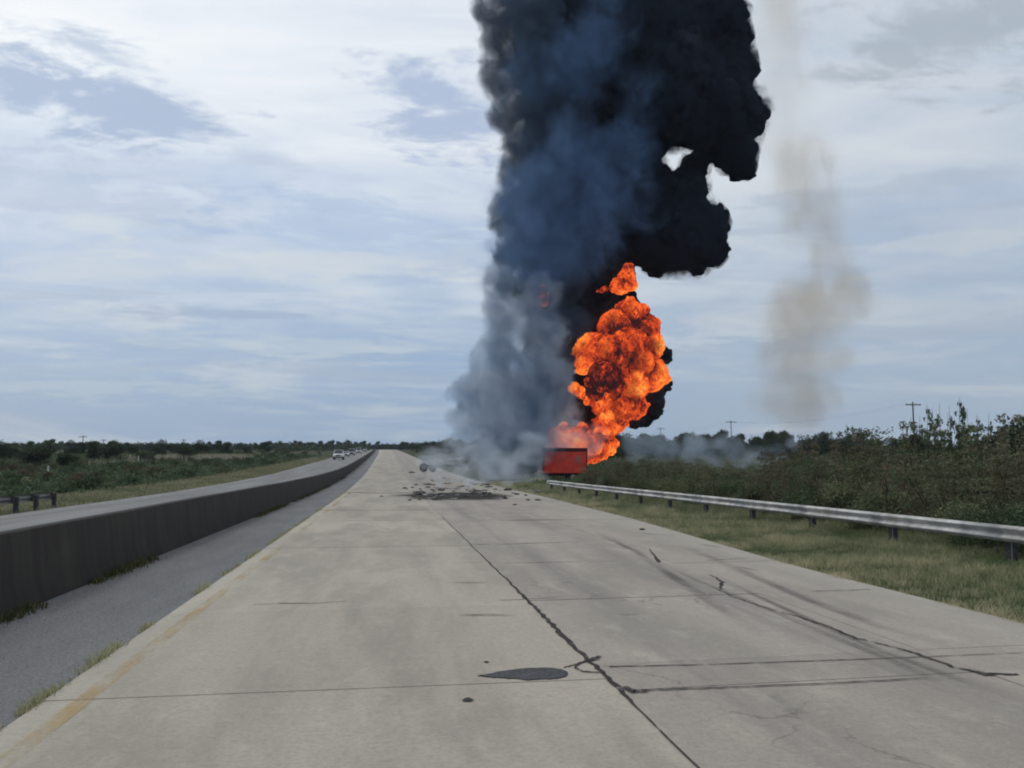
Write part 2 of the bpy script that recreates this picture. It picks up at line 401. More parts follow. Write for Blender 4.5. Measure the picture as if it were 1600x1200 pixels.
def strip(name, x0, x1, ys, dz, material, parent=None, seg=1, curve=True):
    """sheet along the road between two offsets (numbers or functions of Y)"""
    f0 = x0 if callable(x0) else (lambda Y: x0 + 0 * Y); f1 = x1 if callable(x1) else (lambda Y: x1 + 0 * Y)
    ys = np.asarray(ys, float); z = road_z(ys) + dz; dx = road_dx(ys)
    cols = [np.stack([f0(ys) + (f1(ys) - f0(ys)) * k / seg + dx, ys, z], -1) for k in range(seg + 1)]
    co = np.stack(cols, 1).reshape(-1, 3); n = seg + 1
    i = (np.arange(len(ys) - 1)[:, None] * n + np.arange(seg)[None, :]).ravel()
    return link(name, mesh_np(name, co, np.stack([i, i + 1, i + 1 + n, i + n], 1), True), material, parent)
YS = np.concatenate([np.linspace(-12, 60, 37), np.linspace(63, 130, 24), np.linspace(140, 640, 60)])

XL, J1, J2 = -2.72, 1.95, 5.42
def XR(Y): return np.interp(Y, [0, 10, 15, 27, 48, 80, 140], [7.6, 7.55, 7.55, 8.35, 8.9, 8.6, 7.7])

# concrete carriageway: a bed below, single slabs near by, one sheet beyond
road = empty('road'); tag(road, 'pale jointed concrete carriageway running straight to the crest', None, None, 'structure')
strip('road_bed', XL + .02, lambda Y: XR(Y) - .02, YS[YS < 66], -0.022, M['joint'], road)
FAR0 = 56.4
ysf = np.concatenate([np.array([FAR0]), YS[YS > FAR0 + 1]])
far = strip('far_pavement', XL, XR, ysf, 0.0, M['concrete'], road, 4); far['kind'] = 'structure'

def slab(x0, x1, ya, yb, gap):
    """one concrete slab: 20 cm thick, rounded arris, its edges a little uneven"""
    g = gap / 2; bm = bmesh.new(); f0 = x0 if callable(x0) else (lambda Y: x0); f1 = x1 if callable(x1) else (lambda Y: x1)
    n = 3; dz = random.uniform(-.004, .004); top = []
    for j in range(n + 1):
        t = j / n; row = []
        for k, xf in enumerate((f0, f1)):
            (y0, y1) = (ya[k] + g, yb[k] - g); Y = y0 + (y1 - y0) * t
            X = float(xf(Y)) + (g if k == 0 else -g)
            row.append(bm.verts.new((X + float(road_dx(Y)), Y, float(road_z(Y)) + dz)))
        top.append(row)
    for j in range(n): bm.faces.new((top[j][0], top[j][1], top[j + 1][1], top[j + 1][0]))
    r = bmesh.ops.extrude_face_region(bm, geom=bm.faces[:])
    vs = [e for e in r['geom'] if isinstance(e, bmesh.types.BMVert)]
    # extruded copy is the top; push the originals down
    for row in top:
        for v in row: v.co.z -= .2
    bmesh.ops.recalc_face_normals(bm, faces=bm.faces[:])
    return link('slab', bm_mesh(bm, 'slab'), M['concrete'], road)
JL = [-8.0, -4.2, -.6, 3.25, 7.33, 11.25, 15.4, 19.4, 23.5, 28.2, 33.4, 37.6, 42.0, 47.0, 52.6, FAR0]
JR = [-8.0, -3.6, .6, 2.9, 6.95, 7.85, 11.55, 15.3, 19.45, 23.8, 27.5, 31.6, 36.0, 40.5, 45.2, 50.0, FAR0]
for a, b in zip(JL[:-1], JL[1:]): slab(XL, J1, (a, a), (b, b), .008 if b not in (33.4, 52.6) else .02)
skew = .12
for k, (a, b) in enumerate(zip(JR[:-1], JR[1:])):
    s0 = 0 if a in (JR[0],) else skew; s1 = 0 if b == FAR0 else skew
    slab(J1, J2, (a - s0 * .0, a + s0), (b, b + s1), .010)
    slab(J2, XR, (a + s0, a + s0 * 1.6), (b + s1, b + s1 * 1.6), .009)

# inner shoulder of blue-grey asphalt, opposite carriageway
strip('shoulder', -4.90, XL - .015, YS, -.028, M['shoulder'], None, 4)['kind'] = 'structure'
o = bpy.data.objects['shoulder']; tag(o, 'narrow blue-grey asphalt shoulder between the barrier and the concrete', None, None, 'structure')
o = strip('opposite_road', -14.0, -5.15, YS, -.004, M['far_road'], None, 6); tag(o, 'grey opposite carriageway beyond the barrier', None, None, 'structure')

def ribbon(name, pts, widths, material, dz=.004, parent=None, jitter=.0, cover=None, sub=1, edge_fade=False):
    """thin coat laid along a line on the road"""
    pts = [Vector((p[0], p[1], 0)) for p in pts]; fine = []; wd = []
    for i in range(len(pts) - 1):
        for k in range(sub):
            t = k / sub; fine.append(pts[i].lerp(pts[i + 1], t)); wd.append(widths[i] + (widths[i + 1] - widths[i]) * t)
    fine.append(pts[-1]); wd.append(widths[-1])
    co = []; cv = []; nrow = 5 if edge_fade else 2
    for i, p in enumerate(fine):
        t = (fine[min(i + 1, len(fine) - 1)] - fine[max(i - 1, 0)]).normalized(); nrm = Vector((t.y, -t.x, 0))
        q = p + nrm * random.uniform(-jitter, jitter)
        w0, w1 = wd[i] * random.uniform(.6, 1.3) if jitter else wd[i], wd[i] * random.uniform(.6, 1.3) if jitter else wd[i]
        end = min(1.0, 4.0 * min(i, len(fine) - 1 - i) / max(1, len(fine) - 1)) if edge_fade else 1.0
        for k in range(nrow):
            s = -1 + 2 * k / (nrow - 1); v = q + nrm * s * (w0 if s < 0 else w1) * .5
            co.append((v.x, v.y, float(road_z(v.y)) + dz)); cv.append((1 if not edge_fade else max(0, 1 - abs(s)) ** .6 * end))
    n = nrow; i = (np.arange(len(fine) - 1)[:, None] * n + np.arange(n - 1)[None, :]).ravel()
    me = mesh_np(name, co, np.stack([i, i + 1, i + 1 + n, i + n], 1)); attr(me, 'cover', cv)
    return link(name, me, material, parent)
# lines painted on the concrete and the far road
yl = np.linspace(-4, 60, 60)
ribbon('lane_line', [(-2.40, y) for y in yl], [.15] * len(yl), M['yellow'], .005, road)
yl = np.linspace(-4, 500, 200)
ribbon('lane_line', [(-5.75 + float(road_dx(y)), y) for y in yl], [.12] * len(yl), M['white_line'], .001).name = 'edge_line'
bpy.data.objects['edge_line'].parent = bpy.data.objects['opposite_road']
ribbon('edge_line', [(-13.4 + float(road_dx(y)), y) for y in yl], [.12] * len(yl), M['white_line'], .001, bpy.data.objects['opposite_road'])

# tar, cracks and patches of the near slabs
def gp(*pp): return [(G(x, y).x, G(x, y).y) for (x, y) in pp]
ribbon('joint_tar', [(J1, 3.0), (J1, 6.4), (J1 + .01, 6.9)], [.014, .016, .05], M['crack_fill'], .0055, road, .004, sub=10)
ribbon('joint_tar', [(J1 + .01, 6.9), (J1, 7.9), (J1 - .01, 9.2), (J1, 10.6), (J1, 11.6), (J1 + .01, 13.5), (J1, 16), (J1, 22), (J1, 30)],
       [.05, .055, .075, .05, .06, .035, .028, .024, .024], M['crack_fill'], .0055, road, .018, sub=9)
ribbon('joint_tar', gp((952, 1042), (1100, 1039), (1300, 1032), (1440, 1027), (1600, 1020)), [.03, .022, .024, .02, .016], M['crack_fill'], .0055, road, .006, sub=10)
ribbon('joint_tar', gp((1002, 1079), (1150, 1074), (1300, 1068), (1450, 1060)), [.04, .022, .03, .014], M['crack_fill'], .0065, road, .008, sub=12)
ribbon('crack', gp((1592, 1055), (1540, 1054), (1490, 1043), (1445, 1026), (1400, 1012), (1340, 998), (1290, 978), (1240, 962), (1190, 948), (1150, 935), (1122, 922)),
       [.075, .08, .05, .055, .028, .04, .045, .025, .02, .02, .02], M['crack_fill'], .0075, road, .02, sub=7)
ribbon('crack', gp((1126, 921), (1128, 910), (1118, 902), (1108, 898)), [.05, .07, .03, .02], M['crack_fill'], .0055, road, .02, sub=5)
ribbon('crack', gp((1030, 879), (1022, 868), (1015, 858)), [.09, .05, .03], M['crack_fill'], .0055, road, .012, sub=4)
ribbon('crack', gp((880, 1044), (905, 1038), (925, 1030), (938, 1026)), [.02, .035, .05, .05], M['crack_fill'], .0075, road, .008, sub=6)
ribbon('crack', gp((936, 1030), (905, 1037), (898, 1044), (910, 1050), (945, 1052)), [.035, .04, .02, .035, .04], M['crack_fill'], .0085, road, .006, sub=8)
ribbon('crack', gp((975, 1073), (992, 1082), (1012, 1079)), [.05, .10, .05], M['crack_fill'], .0075, road, .01, sub=5)
ribbon('crack', gp((395, 945), (440, 943), (490, 943), (540, 940)), [.02, .035, .03, .02], M['crack_fill'], .0055, road, .012, sub=8)
ribbon('joint_tar', gp((500, 797), (560, 797.5), (620, 797), (672, 796.5)), [.14, .10, .12, .12], M['crack_fill'], .0055, road, .03, sub=6)
ribbon('joint_tar', gp((536, 770), (600, 771), (660, 770)), [.7, .55, .5], M['crack_fill'], .0055, road, .10, sub=6)
ribbon('joint_tar', gp((796, 813), (850, 812.5), (884, 812)), [.10, .12, .08], M['crack_fill'], .0055, road, .03, sub=5)
ribbon('joint_tar', gp((735, 851), (800, 850), (905, 847)), [.05, .06, .04], M['crack_fill'], .0055, road, .02, sub=8)
ribbon('joint_tar', gp((785, 880), (850, 879), (960, 877)), [.025, .03, .02], M['crack_fill'], .0055, road, .01, sub=8)
ribbon('joint_tar', gp((780, 938), (815, 937), (870, 934)), [.02, .03, .015], M['crack_fill'], .0055, road, .01, sub=8)
ribbon('joint_tar', gp((1270, 924), (1310, 923), (1360, 921)), [.03, .03, .02], M['crack_fill'], .0055, road, .01, sub=8)
ribbon('joint_tar', gp((1105, 876), (1140, 874), (1170, 872)), [.03, .03, .02], M['crack_fill'], .0055, road, .01, sub=6)
for pts, w in (((( 690, 911), (720, 910.5), (765, 911)), .14), (((715, 962), (760, 961), (805, 962)), .22), (((705, 880), (740, 879), (760, 879)), .1),
               (((875, 911), (895, 910)), .10), (((965, 960), (1000, 961)), .12), (((1000, 833), (1060, 838)), .2), (((1090, 850), (1130, 856)), .2), (((1150, 885), (1190, 893)), .16)):
    ribbon('oil_stain', gp(*pts), [w] * len(pts), M['rubber_mark'], .005, road, 0, sub=6, edge_fade=True)
def spline(*pp): return gp(*pp)
ribbon('skid_mark', gp((1030, 880), (1100, 912), (1200, 952), (1290, 990), (1400, 1035), (1480, 1072)), [.12, .14, .16, .17, .18, .18], M['rubber_mark'], .0045, road, 0, sub=8, edge_fade=True)
ribbon('skid_mark', gp((1100, 890), (1180, 930), (1290, 980), (1390, 1022), (1500, 1062), (1640, 1110)), [.12, .14, .16, .17, .18, .18], M['rubber_mark'], .0060, road, 0, sub=8, edge_fade=True)
ribbon('skid_mark', gp((1060, 850), (1160, 893), (1270, 940), (1380, 980), (1480, 1010)), [.3, .3, .28, .28, .28], M['rubber_mark'], .0070, road, 0, sub=8, edge_fade=True)
ribbon('skid_mark', gp((930, 830), (990, 860), (1080, 920), (1200, 1000)), [.3, .28, .25, .25], M['rubber_mark'], .0050, road, 0, sub=8, edge_fade=True)
# dark oval asphalt patch in the left lane
bm = bmesh.new(); ring = []
ctr = G(826, 1054)
for k in range(56):
    a = k / 56 * 2 * math.pi; t = math.cos(a); hh = .20 * ((1 - abs(t) ** 3.5) ** .55 if t > 0 else (1 - abs(t) ** 1.25))
    y = (hh if math.sin(a) > 0 else -hh) * (1 + .22 * mn.noise(Vector((t * 5, math.sin(a) * 3, 4)))); x = t * (.36 if t > 0 else .46)
    ring.append(bm.verts.new((ctr.x + x, ctr.y + y + .02 * mn.noise(Vector((t * 9, 1, 1))), .010)))
bm.faces.new(ring); r = bmesh.ops.extrude_face_region(bm, geom=bm.faces[:])
for v in [e for e in r['geom'] if isinstance(e, bmesh.types.BMVert)]: v.co.z -= .010
bmesh.ops.recalc_face_normals(bm, faces=bm.faces[:])
link('asphalt_patch', bm_mesh(bm, 'asphalt_patch'), M['patch'], road)
for (px, py, r0) in ((731, 1094, .045), (760, 1035, .03), (565, 1010, .0)):
    if r0:
        c = G(px, py); bm = bmesh.new(); bmesh.ops.create_circle(bm, cap_ends=True, segments=12, radius=r0, matrix=Matrix.Translation((c.x, c.y, .006)))
        for v in bm.verts: v.co += Vector((random.uniform(-.01, .01), random.uniform(-.02, .02), 0))
        link('tar_spot', bm_mesh(bm, 'tar_spot'), M['tar'], road)

# ------------------------------------------------------------------ median barrier
prof = [(-4.72, -.03), (-4.72, .06), (-4.80, .30), (-4.88, .98), (-4.90, 1.0), (-5.06, 1.0), (-5.08, .98), (-5.16, .30), (-5.24, .06), (-5.24, -.03)]
ysb = np.concatenate([np.linspace(-8, 60, 69), np.linspace(62, 130, 35), np.linspace(136, 560, 90)])
co = []
for Y in ysb:
    wob = .012 * mn.noise(Vector((Y * .15, 3, 0)))
    for (x, z) in prof: co.append((x + float(road_dx(Y)) + wob, Y, float(road_z(Y)) + z * (1 + .012 * mn.noise(Vector((Y * .11, 9, 0))))))
n = len(prof); i = (np.arange(len(ysb) - 1)[:, None] * n + np.arange(n - 1)[None, :]).ravel()
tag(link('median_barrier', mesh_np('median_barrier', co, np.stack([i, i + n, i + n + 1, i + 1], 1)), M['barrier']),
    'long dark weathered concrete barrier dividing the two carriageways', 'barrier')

# ------------------------------------------------------------------ guardrails
def w_beam(L, ends=(0, 0)):
    """one steel W-beam section of length L along +Y, its corrugated face towards -X"""
    pr = [(0.012, .158), (0.0, .154), (-.064, .122), (-.078, .108), (-.076, .092), (-.008, .018), (.006, 0), (-.004, -.016), (-.066, -.060), (-.078, -.074), (-.076, -.090), (-.012, -.148), (.012, -.158)]
    th = .004; co = []
    for y in (0.0, L):
        for (x, z) in pr: co.append((x, y, z))
        for (x, z) in pr: co.append((x + th + .003, y, z))
    n = len(pr); f = []
    for k in range(n - 1):
        f.append((k, k + 1, 2 * n + k + 1, 2 * n + k)); f.append((n + k, 3 * n + k, 3 * n + k + 1, n + k + 1))
        f.append((k, n + k, n + k + 1, k + 1)); f.append((2 * n + k, 2 * n + k + 1, 3 * n + k + 1, 3 * n + k))
    for k in (0, n - 1): f.append((k, 2 * n + k, 3 * n + k, n + k))
    me = mesh_np('beam', co, f); return me
def guardrail(line, label, spacing, sec_mat, first, gname):
    """line: function of distance index -> (x, y); posts every spacing metres"""
    g = empty('guardrail', (line[0][0], line[0][1], lz(*line[0]))); tag(g, label, 'guardrail')
    base = Vector(g.location); beam = w_beam(spacing + .12); beam.materials.append(sec_mat)
    bm = bmesh.new(); add_box(bm, .085, .235, -.075, .075, -.5, .66, .008); postm = bm_mesh(bm, 'post'); postm.materials.append(M['post'])
    bm = bmesh.new(); add_box(bm, .010, .083, -.07, .07, .42, .70, .006); blk = bm_mesh(bm, 'spacer_block'); blk.materials.append(M['post'])
    bm = bmesh.new(); add_box(bm, .083, .092, -.098, -.078, -.4, .60); stm = bm_mesh(bm, 'flange'); stm.materials.append(M['old_galv'])
    for i, (x, y) in enumerate(line):
        z = lz(x, y) - base.z
        po = link('post', postm, None, g, (x - base.x, y - base.y, z)); bo = link('spacer_block', blk, None, g, (x - base.x, y - base.y, z))
        po.rotation_euler = (random.uniform(-.02, .02), random.uniform(-.02, .02), 0)
        fo = link('flange', stm, None, g, (x - base.x, y - base.y, z))
        if i + 1 < len(line):
            x2, y2 = line[i + 1]; z2 = lz(x2, y2) - base.z; d = Vector((x2 - x, y2 - y, z2 - z))
            b = link('beam', beam, None, g, (x - base.x + (i % 2) * .0035, y - base.y, z + .565))
            b.rotation_euler = (math.asin(d.z / d.length), 0, math.atan2(-d.x, d.y))
    return g
ln = [];  y = -.55
while y < 58.5: ln.append((float(np.interp(y, [0, 24, 58], [11.93, 11.85, 11.05])), y)); y += 3.81
gr = guardrail(ln, 'long galvanised W-beam guardrail in front of the brown bushes', 3.81, M['galv'], 0, '')
# shaped end piece at the far end of the rail
e = ln[-1]; bm = bmesh.new(); add_tube(bm, [(-.06, 0, -.15), (-.06, 0, .15)], [.10, .10], 12)
link('end_piece', bm_mesh(bm, 'end_piece', True), M['galv'], gr, (e[0] - gr.location.x, e[1] - gr.location.y + .12, lz(*e) - gr.location.z + .565))
ln2 = [(-14.72, 39.4 - 1.905 * k) for k in range(0, 9)][::-1]
g2 = guardrail([(x, y) for x, y in ln2], 'short dull guardrail at the left end of the opposite verge', 1.905, M['old_galv'], 0, '')

# ------------------------------------------------------------------ grass (nobody could count it)
def blades(name, X, Y, h, w, tint, material, label, lean=.5, zf=land_z, dz=0.0):
    n = len(X); a = rng.uniform(0, 2 * math.pi, n); z = zf(X, Y) + dz
    ln_ = rng.uniform(.1, lean, n) * h; b = a + rng.normal(0, .9, n)
    dx, dy = np.cos(a) * w / 2, np.sin(a) * w / 2; tx, ty = np.cos(b) * ln_, np.sin(b) * ln_
    co = np.empty((n, 5, 3))
    co[:, 0] = np.stack([X - dx, Y - dy, z - .01], 1); co[:, 1] = np.stack([X + dx, Y + dy, z - .01], 1)
    co[:, 2] = np.stack([X + tx * .4 - dx * .7, Y + ty * .4 - dy * .7, z + h * .6], 1); co[:, 3] = np.stack([X + tx * .4 + dx * .7, Y + ty * .4 + dy * .7, z + h * .6], 1)
    co[:, 4] = np.stack([X + tx, Y + ty, z + h], 1)
    i = np.arange(n)[:, None] * 5
    tri = np.concatenate([i + np.array([[0, 1, 3]]), i + np.array([[0, 3, 2]]), i + np.array([[2, 3, 4]])])
    me = mesh_np(name, co.reshape(-1, 3), tri); attr(me, 'tint', np.repeat(tint, 5))
    return tag(link(name, me, material), label, None, None, 'stuff')
def pnoise(X, Y, s, seed=0):
    return np.array([mn.fractal(Vector((x * s, y * s, seed)), 1.0, 2.0, 3) for x, y in zip(X, Y)])
def verge(n, y0, y1, wide, tall):
    Y = rng.uniform(y0, y1, n); X = XR(Y) - .06 + (13.9 - XR(Y)) * rng.uniform(0, 1, n) ** 1.05 - .16 * np.clip(pnoise(Y * 0, Y, .8, 44), -.5, 1)
    return X, Y, np.full(n, wide), np.full(n, tall)
parts = [verge(22000, 1, 9, .011, .13), verge(62000, 9, 22, .011, .13), verge(42000, 22, 40, .016, .15), verge(26000, 40, 75, .028, .19)]
X, Y, w_, t_ = (np.concatenate(v) for v in zip(*parts))
pn = pnoise(X, Y, .55, 2.0); pn2 = pnoise(X, Y, 2.6, 7.0); edge = np.clip(1 - (X - XR(Y)) / 1.5, 0, 1); tall_ = np.clip((X - 11.2) / 2.0, 0, 1)
h = t_ * np.clip(.75 + .75 * pn + .45 * pn2 + .9 * tall_, .25, 2.6) * rng.uniform(.5, 1.35, len(X))
tint = np.clip(.22 + .55 * pn + .45 * pn2 + .60 * edge ** 1.3 * rng.uniform(.2, 1, len(X)) + rng.normal(0, .14, len(X)) - .12 * tall_, 0, 1)
keep = (pn2 + .9 * (1 - edge)) > -.22
blades('verge_grass', X[keep], Y[keep], h[keep], w_[keep], tint[keep], M['grass'], 'short green and straw grass strip between the concrete and the guardrail', .9)
# dead weeds at the foot of the barrier and grass in the shoulder's seam
n = 9000; Y = 6 + 90 * rng.uniform(0, 1, n) ** 1.7; pn = pnoise(Y * 0 + 1, Y, .5, 5); k = pn > -.05; Y = Y[k]
X = -4.70 + np.abs(rng.normal(0, .10, len(Y)))
blades('weeds', X + road_dx(Y), Y, rng.uniform(.03, .20, len(Y)) * np.clip(.5 + pn[k], .2, 1.2), np.full(len(Y), .02), rng.uniform(0, .8, len(Y)), M['weed'], 'dead brown weeds along the foot of the barrier', .9, lambda x, y: road_z(y) - .03)
n = 9000; Y = 4 + 60 * rng.uniform(0, 1, n) ** 1.8; pn = pnoise(Y * 0 + 5, Y, .9, 8); k = pn > .02; Y = Y[k]
X = XL - .03 + rng.normal(0, .03, len(Y))
blades('seam_grass', X, Y, rng.uniform(.03, .12, len(Y)) * np.clip(.6 + pn[k], .3, 1.4), np.full(len(Y), .010), rng.uniform(.1, .8, len(Y)), M['grass'], 'thin grass in the seam beside the concrete', .9, lambda x, y: road_z(y) - .03)
# loose grit on the shoulder
n = 7000; Y = 5 + 40 * rng.uniform(0, 1, n) ** 1.8; X = -4.68 + 1.93 * np.where(rng.uniform(0, 1, n) < .6, rng.beta(1, 5, n), rng.uniform(0, 1, n)); r_ = rng.uniform(.004, .016, n)
b4 = np.array([[1, 0, -.3], [-.6, .8, -.3], [-.5, -.9, -.3], [.1, .1, .8]]); an = rng.uniform(0, 6.28, n); ca, sa = np.cos(an)[:, None], np.sin(an)[:, None]
co = np.stack([X[:, None] + (b4[:, 0] * ca - b4[:, 1] * sa) * r_[:, None], Y[:, None] + (b4[:, 0] * sa + b4[:, 1] * ca) * r_[:, None], (road_z(Y) - .028)[:, None] + (b4[:, 2] + .3) * r_[:, None]], -1).reshape(-1, 3)
fi = (np.arange(n)[:, None, None] * 4 + np.array([[0, 1, 3], [1, 2, 3], [2, 0, 3]])[None]).reshape(-1, 3)
tag(link('gravel', mesh_np('gravel', co, fi), simple('grit', (.20, .19, .17), .9, .2, .4, 20)), 'loose grit scattered on the narrow asphalt shoulder', None, None, 'stuff')
# verge of the far carriageway
n = 26000; Y = 24 + 200 * rng.uniform(0, 1, n) ** 1.5; X = -14.05 - 6.5 * rng.uniform(0, 1, n)
pn = pnoise(X, Y, .25, 12)
blades('far_verge_grass', X + road_dx(Y), Y, rng.uniform(.08, .22, n), .02 + Y * .0006, np.clip(.45 + .5 * pn + rng.normal(0, .15, n), 0, 1), M['grass'], 'olive grass edge along the opposite carriageway', .9, lambda x, y: land_z(x, y))


# ------------------------------------------------------------------ leafy plants
def leaf_cloud(centres, radii, n, size, flat=.8, up=0.25):
    """n leaf-sized quads through the volume of several clumps; returns co, faces, tint"""
    c = np.asarray(centres, float); r = np.asarray(radii, float); wts = r ** 2 / np.sum(r ** 2)
    idx = rng.choice(len(c), n, p=wts); d = rng.normal(size=(n, 3)); d /= np.linalg.norm(d, axis=1)[:, None]
    rad = r[idx] * rng.uniform(.15, 1.0, n) ** .45 * (1 + .25 * rng.normal(size=n) * .6)
    p = c[idx] + d * rad[:, None] * np.array([1, 1, flat])
    u = rng.normal(size=(n, 3)); u[:, 2] += up; u /= np.linalg.norm(u, axis=1)[:, None]
    v = np.cross(u, rng.normal(size=(n, 3))); v /= np.linalg.norm(v, axis=1)[:, None]
    s = size * rng.uniform(.55, 1.4, n)[:, None]
    co = np.stack([p - u * s, p + v * s * .42, p + u * s, p - v * s * .42], 1)
    tint = np.clip(rng.uniform(0, 1, len(c))[idx] * .5 + rng.uniform(0, .5, n), 0, 1)
    return co.reshape(-1, 3), np.arange(n * 4).reshape(n, 4), np.repeat(tint, 4)
def foliage(name, centres, radii, n, size, material, flat=.8):
    co, f, t = leaf_cloud(centres, radii, n, size, flat); me = mesh_np(name, co, f); attr(me, 'tint', t); me.materials.append(material); return me
def bush_proto(kind, hgt, wid, n, size, material, spiky=0.0):
    cs, rs = [], []
    for k in range(13):
        a = random.uniform(0, 6.28); q = random.uniform(0, 1) ** .6 * wid * .5; zz = random.uniform(.12, .85) * hgt * (1 - .45 * (q / (wid * .5)) ** 2)
        cs.append((q * math.cos(a), q * math.sin(a), zz)); rs.append(random.uniform(.20, .38) * min(hgt, wid) * (.75 if zz > .6 * hgt else 1))
    for k in range(int(7 * spiky)):
        a = random.uniform(0, 6.28); q = random.uniform(0, .45) * wid
        for zz in np.linspace(.6, 1.15, 5): cs.append((q * math.cos(a), q * math.sin(a), zz * hgt)); rs.append(.07 * hgt)
    fm = foliage('foliage', cs, rs, n, size, material)
    bm = bmesh.new()
    for k in range(9):
        a = random.uniform(0, 6.28); q = random.uniform(.1, .42) * wid; tip = (q * math.cos(a), q * math.sin(a), hgt * random.uniform(.6, 1.0))
        add_tube(bm, [(random.uniform(-.1, .1), random.uniform(-.1, .1), -.15), (tip[0] * .4, tip[1] * .4, tip[2] * .5), tip], [.028, .018, .006], 5)
    return fm, bm_mesh(bm, 'stems')
def plant(name, protos, x, y, sc, rz, label, cat, group, zs=1.0, dz=0.0, part='stems'):
    o = empty(name, (x, y, lz(x, y) + dz), rz); o.scale = (sc, sc, sc * zs); tag(o, label, cat, group)
    fm, sm = protos
    f = link('foliage' if part == 'stems' else 'crown', fm, None, o); s = link('stem' if part == 'stems' else 'trunk', sm, None, o)
    return o
def with_mat(pr, m2):
    pr[1].materials.append(m2); return pr
PB = [with_mat(bush_proto(0, 2.0, 2.6, 5200, .050, M['bush_brown'], .6), M['stalk']), with_mat(bush_proto(1, 2.0, 2.4, 5200, .055, M['bush_olive'], .3), M['stalk']),
      with_mat(bush_proto(2, 2.0, 2.8, 5200, .060, M['bush_green'], .0), M['stalk']), with_mat(bush_proto(3, 2.0, 2.2, 4600, .045, M['bush_brown'], 1.0), M['stalk']),
      with_mat(bush_proto(4, 2.0, 2.6, 5200, .050, M['bush_olive'], .8), M['stalk'])]
BUSH_LABEL = ['brown twiggy bush in the thicket behind the guardrail', 'olive leafy bush in the thicket behind the guardrail', 'dark green bush in the thicket behind the guardrail',
              'brown bush with tall thin sprays in the thicket behind the guardrail', 'olive bush with upright sprays in the thicket behind the guardrail']
BUSH_GROUP = ['brown twiggy bushes', 'olive leafy bushes', 'dark green bushes', 'brown sprayed bushes', 'olive upright bushes']
# skyline of the thicket, measured in the photograph: (column, row of its top)
SKY = [(900, 742), (930, 728), (960, 722), (1020, 724), (1080, 730), (1140, 738), (1180, 738), (1210, 722), (1250, 688), (1300, 666), (1350, 668), (1400, 668), (1440, 660), (1490, 652), (1540, 660), (1600, 662), (1700, 668), (1900, 660)]
def top_row(px): return np.interp(px, [s[0] for s in SKY], [s[1] for s in SKY])
def to_px(x, y, z):
    v = cam_m.inverted() @ Vector((x, y, z)); return 800 + F_PX * v.x / -v.z, 600 - F_PX * v.y / -v.z
cam_m = Matrix.Translation(cam.location) @ cam.rotation_euler.to_matrix().to_4x4()
nb = 0; named = set(); first_post = min(q[1] for q in ln if to_px(q[0], q[1], .3)[0] < 1600)
ORD = 'first second third fourth fifth sixth seventh eighth ninth tenth eleventh twelfth'.split()
rows = [(14.1, 11, 92, 1.75), (15.9, 10, 95, 2.4), (18.5, 12, 100, 3.1), (23.5, 14, 105, 4.2), (31, 20, 108, 5.5), (42, 30, 112, 7.5)]
for (x0, ya, yb, stp) in rows:
    yy = ya
    while yy < yb:
        x = x0 + random.uniform(-.7, .7); y = yy + random.uniform(-.4, .4) * stp
        px, _ = to_px(x, y, 1.0)
        if 905 < px < 1750 and not (15 < x < 27 and 76 < y):
            z_top = P(px, top_row(px), y).z                      # how high a plant here may reach
            hh = z_top - lz(x, y)
            hcap = {14.1: 1.75, 15.9: 2.2, 18.5: 2.95, 23.5: 3.6, 31: 4.1, 42: 4.6}[x0]
            hh = min(hh, hcap) * random.uniform(.80, 1.02)
            if hh > .5:
                k = random.choices(range(5), (30, 24, 14, 18, 14))[0]
                sc = max(hh / 2.1, .45)
                lab = BUSH_LABEL[k]
                if x0 < 15 and hh > 1.0:
                    post = max(1, round((y - first_post) / 3.81) + 1)
                    if post <= 12 and (post, 0) not in named:
                        named.add((post, 0)); lab = lab.split(' in the ')[0] + ' close behind the %s guardrail post counted from the right' % ORD[post - 1]
                o = plant('bush', PB[k], x, y, 1.0, random.uniform(0, 6.28), lab, 'bush', BUSH_GROUP[k])
                wsc = max(sc, min(1.0, stp / 2.4)) * random.uniform(.9, 1.15); o.scale = (wsc, wsc, sc); nb += 1
        yy += stp * random.uniform(.75, 1.2) * (.8 if yy < 40 else 1.15)

# tall thin stalks that stand above the thicket on the right
def stalk_proto(h):
    bm = bmesh.new(); bend = random.uniform(-.1, .1)
    pts = [(bend * t * t * h, .05 * math.sin(t * 3) * h * .3, t * h) for t in np.linspace(0, 1, 7)]
    add_tube(bm, pts, [.022, .02, .018, .015, .012, .009, .006], 5); sm = bm_mesh(bm, 'stem'); sm.materials.append(M['stalk'])
    cs, rs = [], []
    for k in range(9):
        t = random.uniform(.5, 1.0); i = int(t * 6); c = pts[min(i, 6)]
        cs.append((c[0] + random.uniform(-.14, .14), c[1] + random.uniform(-.14, .14), t * h)); rs.append(random.uniform(.06, .16))
    return foliage('foliage', cs, rs, 190, .065, M['bush_green'], 1.2), sm
SP = [stalk_proto(3.0) for _ in range(4)]
for (px, py, Y) in ((1444, 632, 38), (1458, 637, 36), (1465, 630, 37), (1478, 645, 38), (1487, 634, 36), (1491, 621, 37), (1498, 636, 38), (1502, 628, 39), (1513, 637, 37), (1520, 650, 38), (1528, 647, 37), (1541, 645, 40), (1416, 652, 36), (1408, 664, 37), (1433, 650, 39), (1331, 662, 40)):
    p = P(px, py, Y); z0 = lz(p.x, p.y); sc = (p.z - z0) / 3.0
    o = plant('tall_weed', random.choice(SP), p.x, p.y, 1.0, random.uniform(0, 6.28), 'tall thin weed stalk standing above the thicket near the pole', 'weed', 'tall weed stalks above the thicket')
    o.scale = (1, 1, sc)

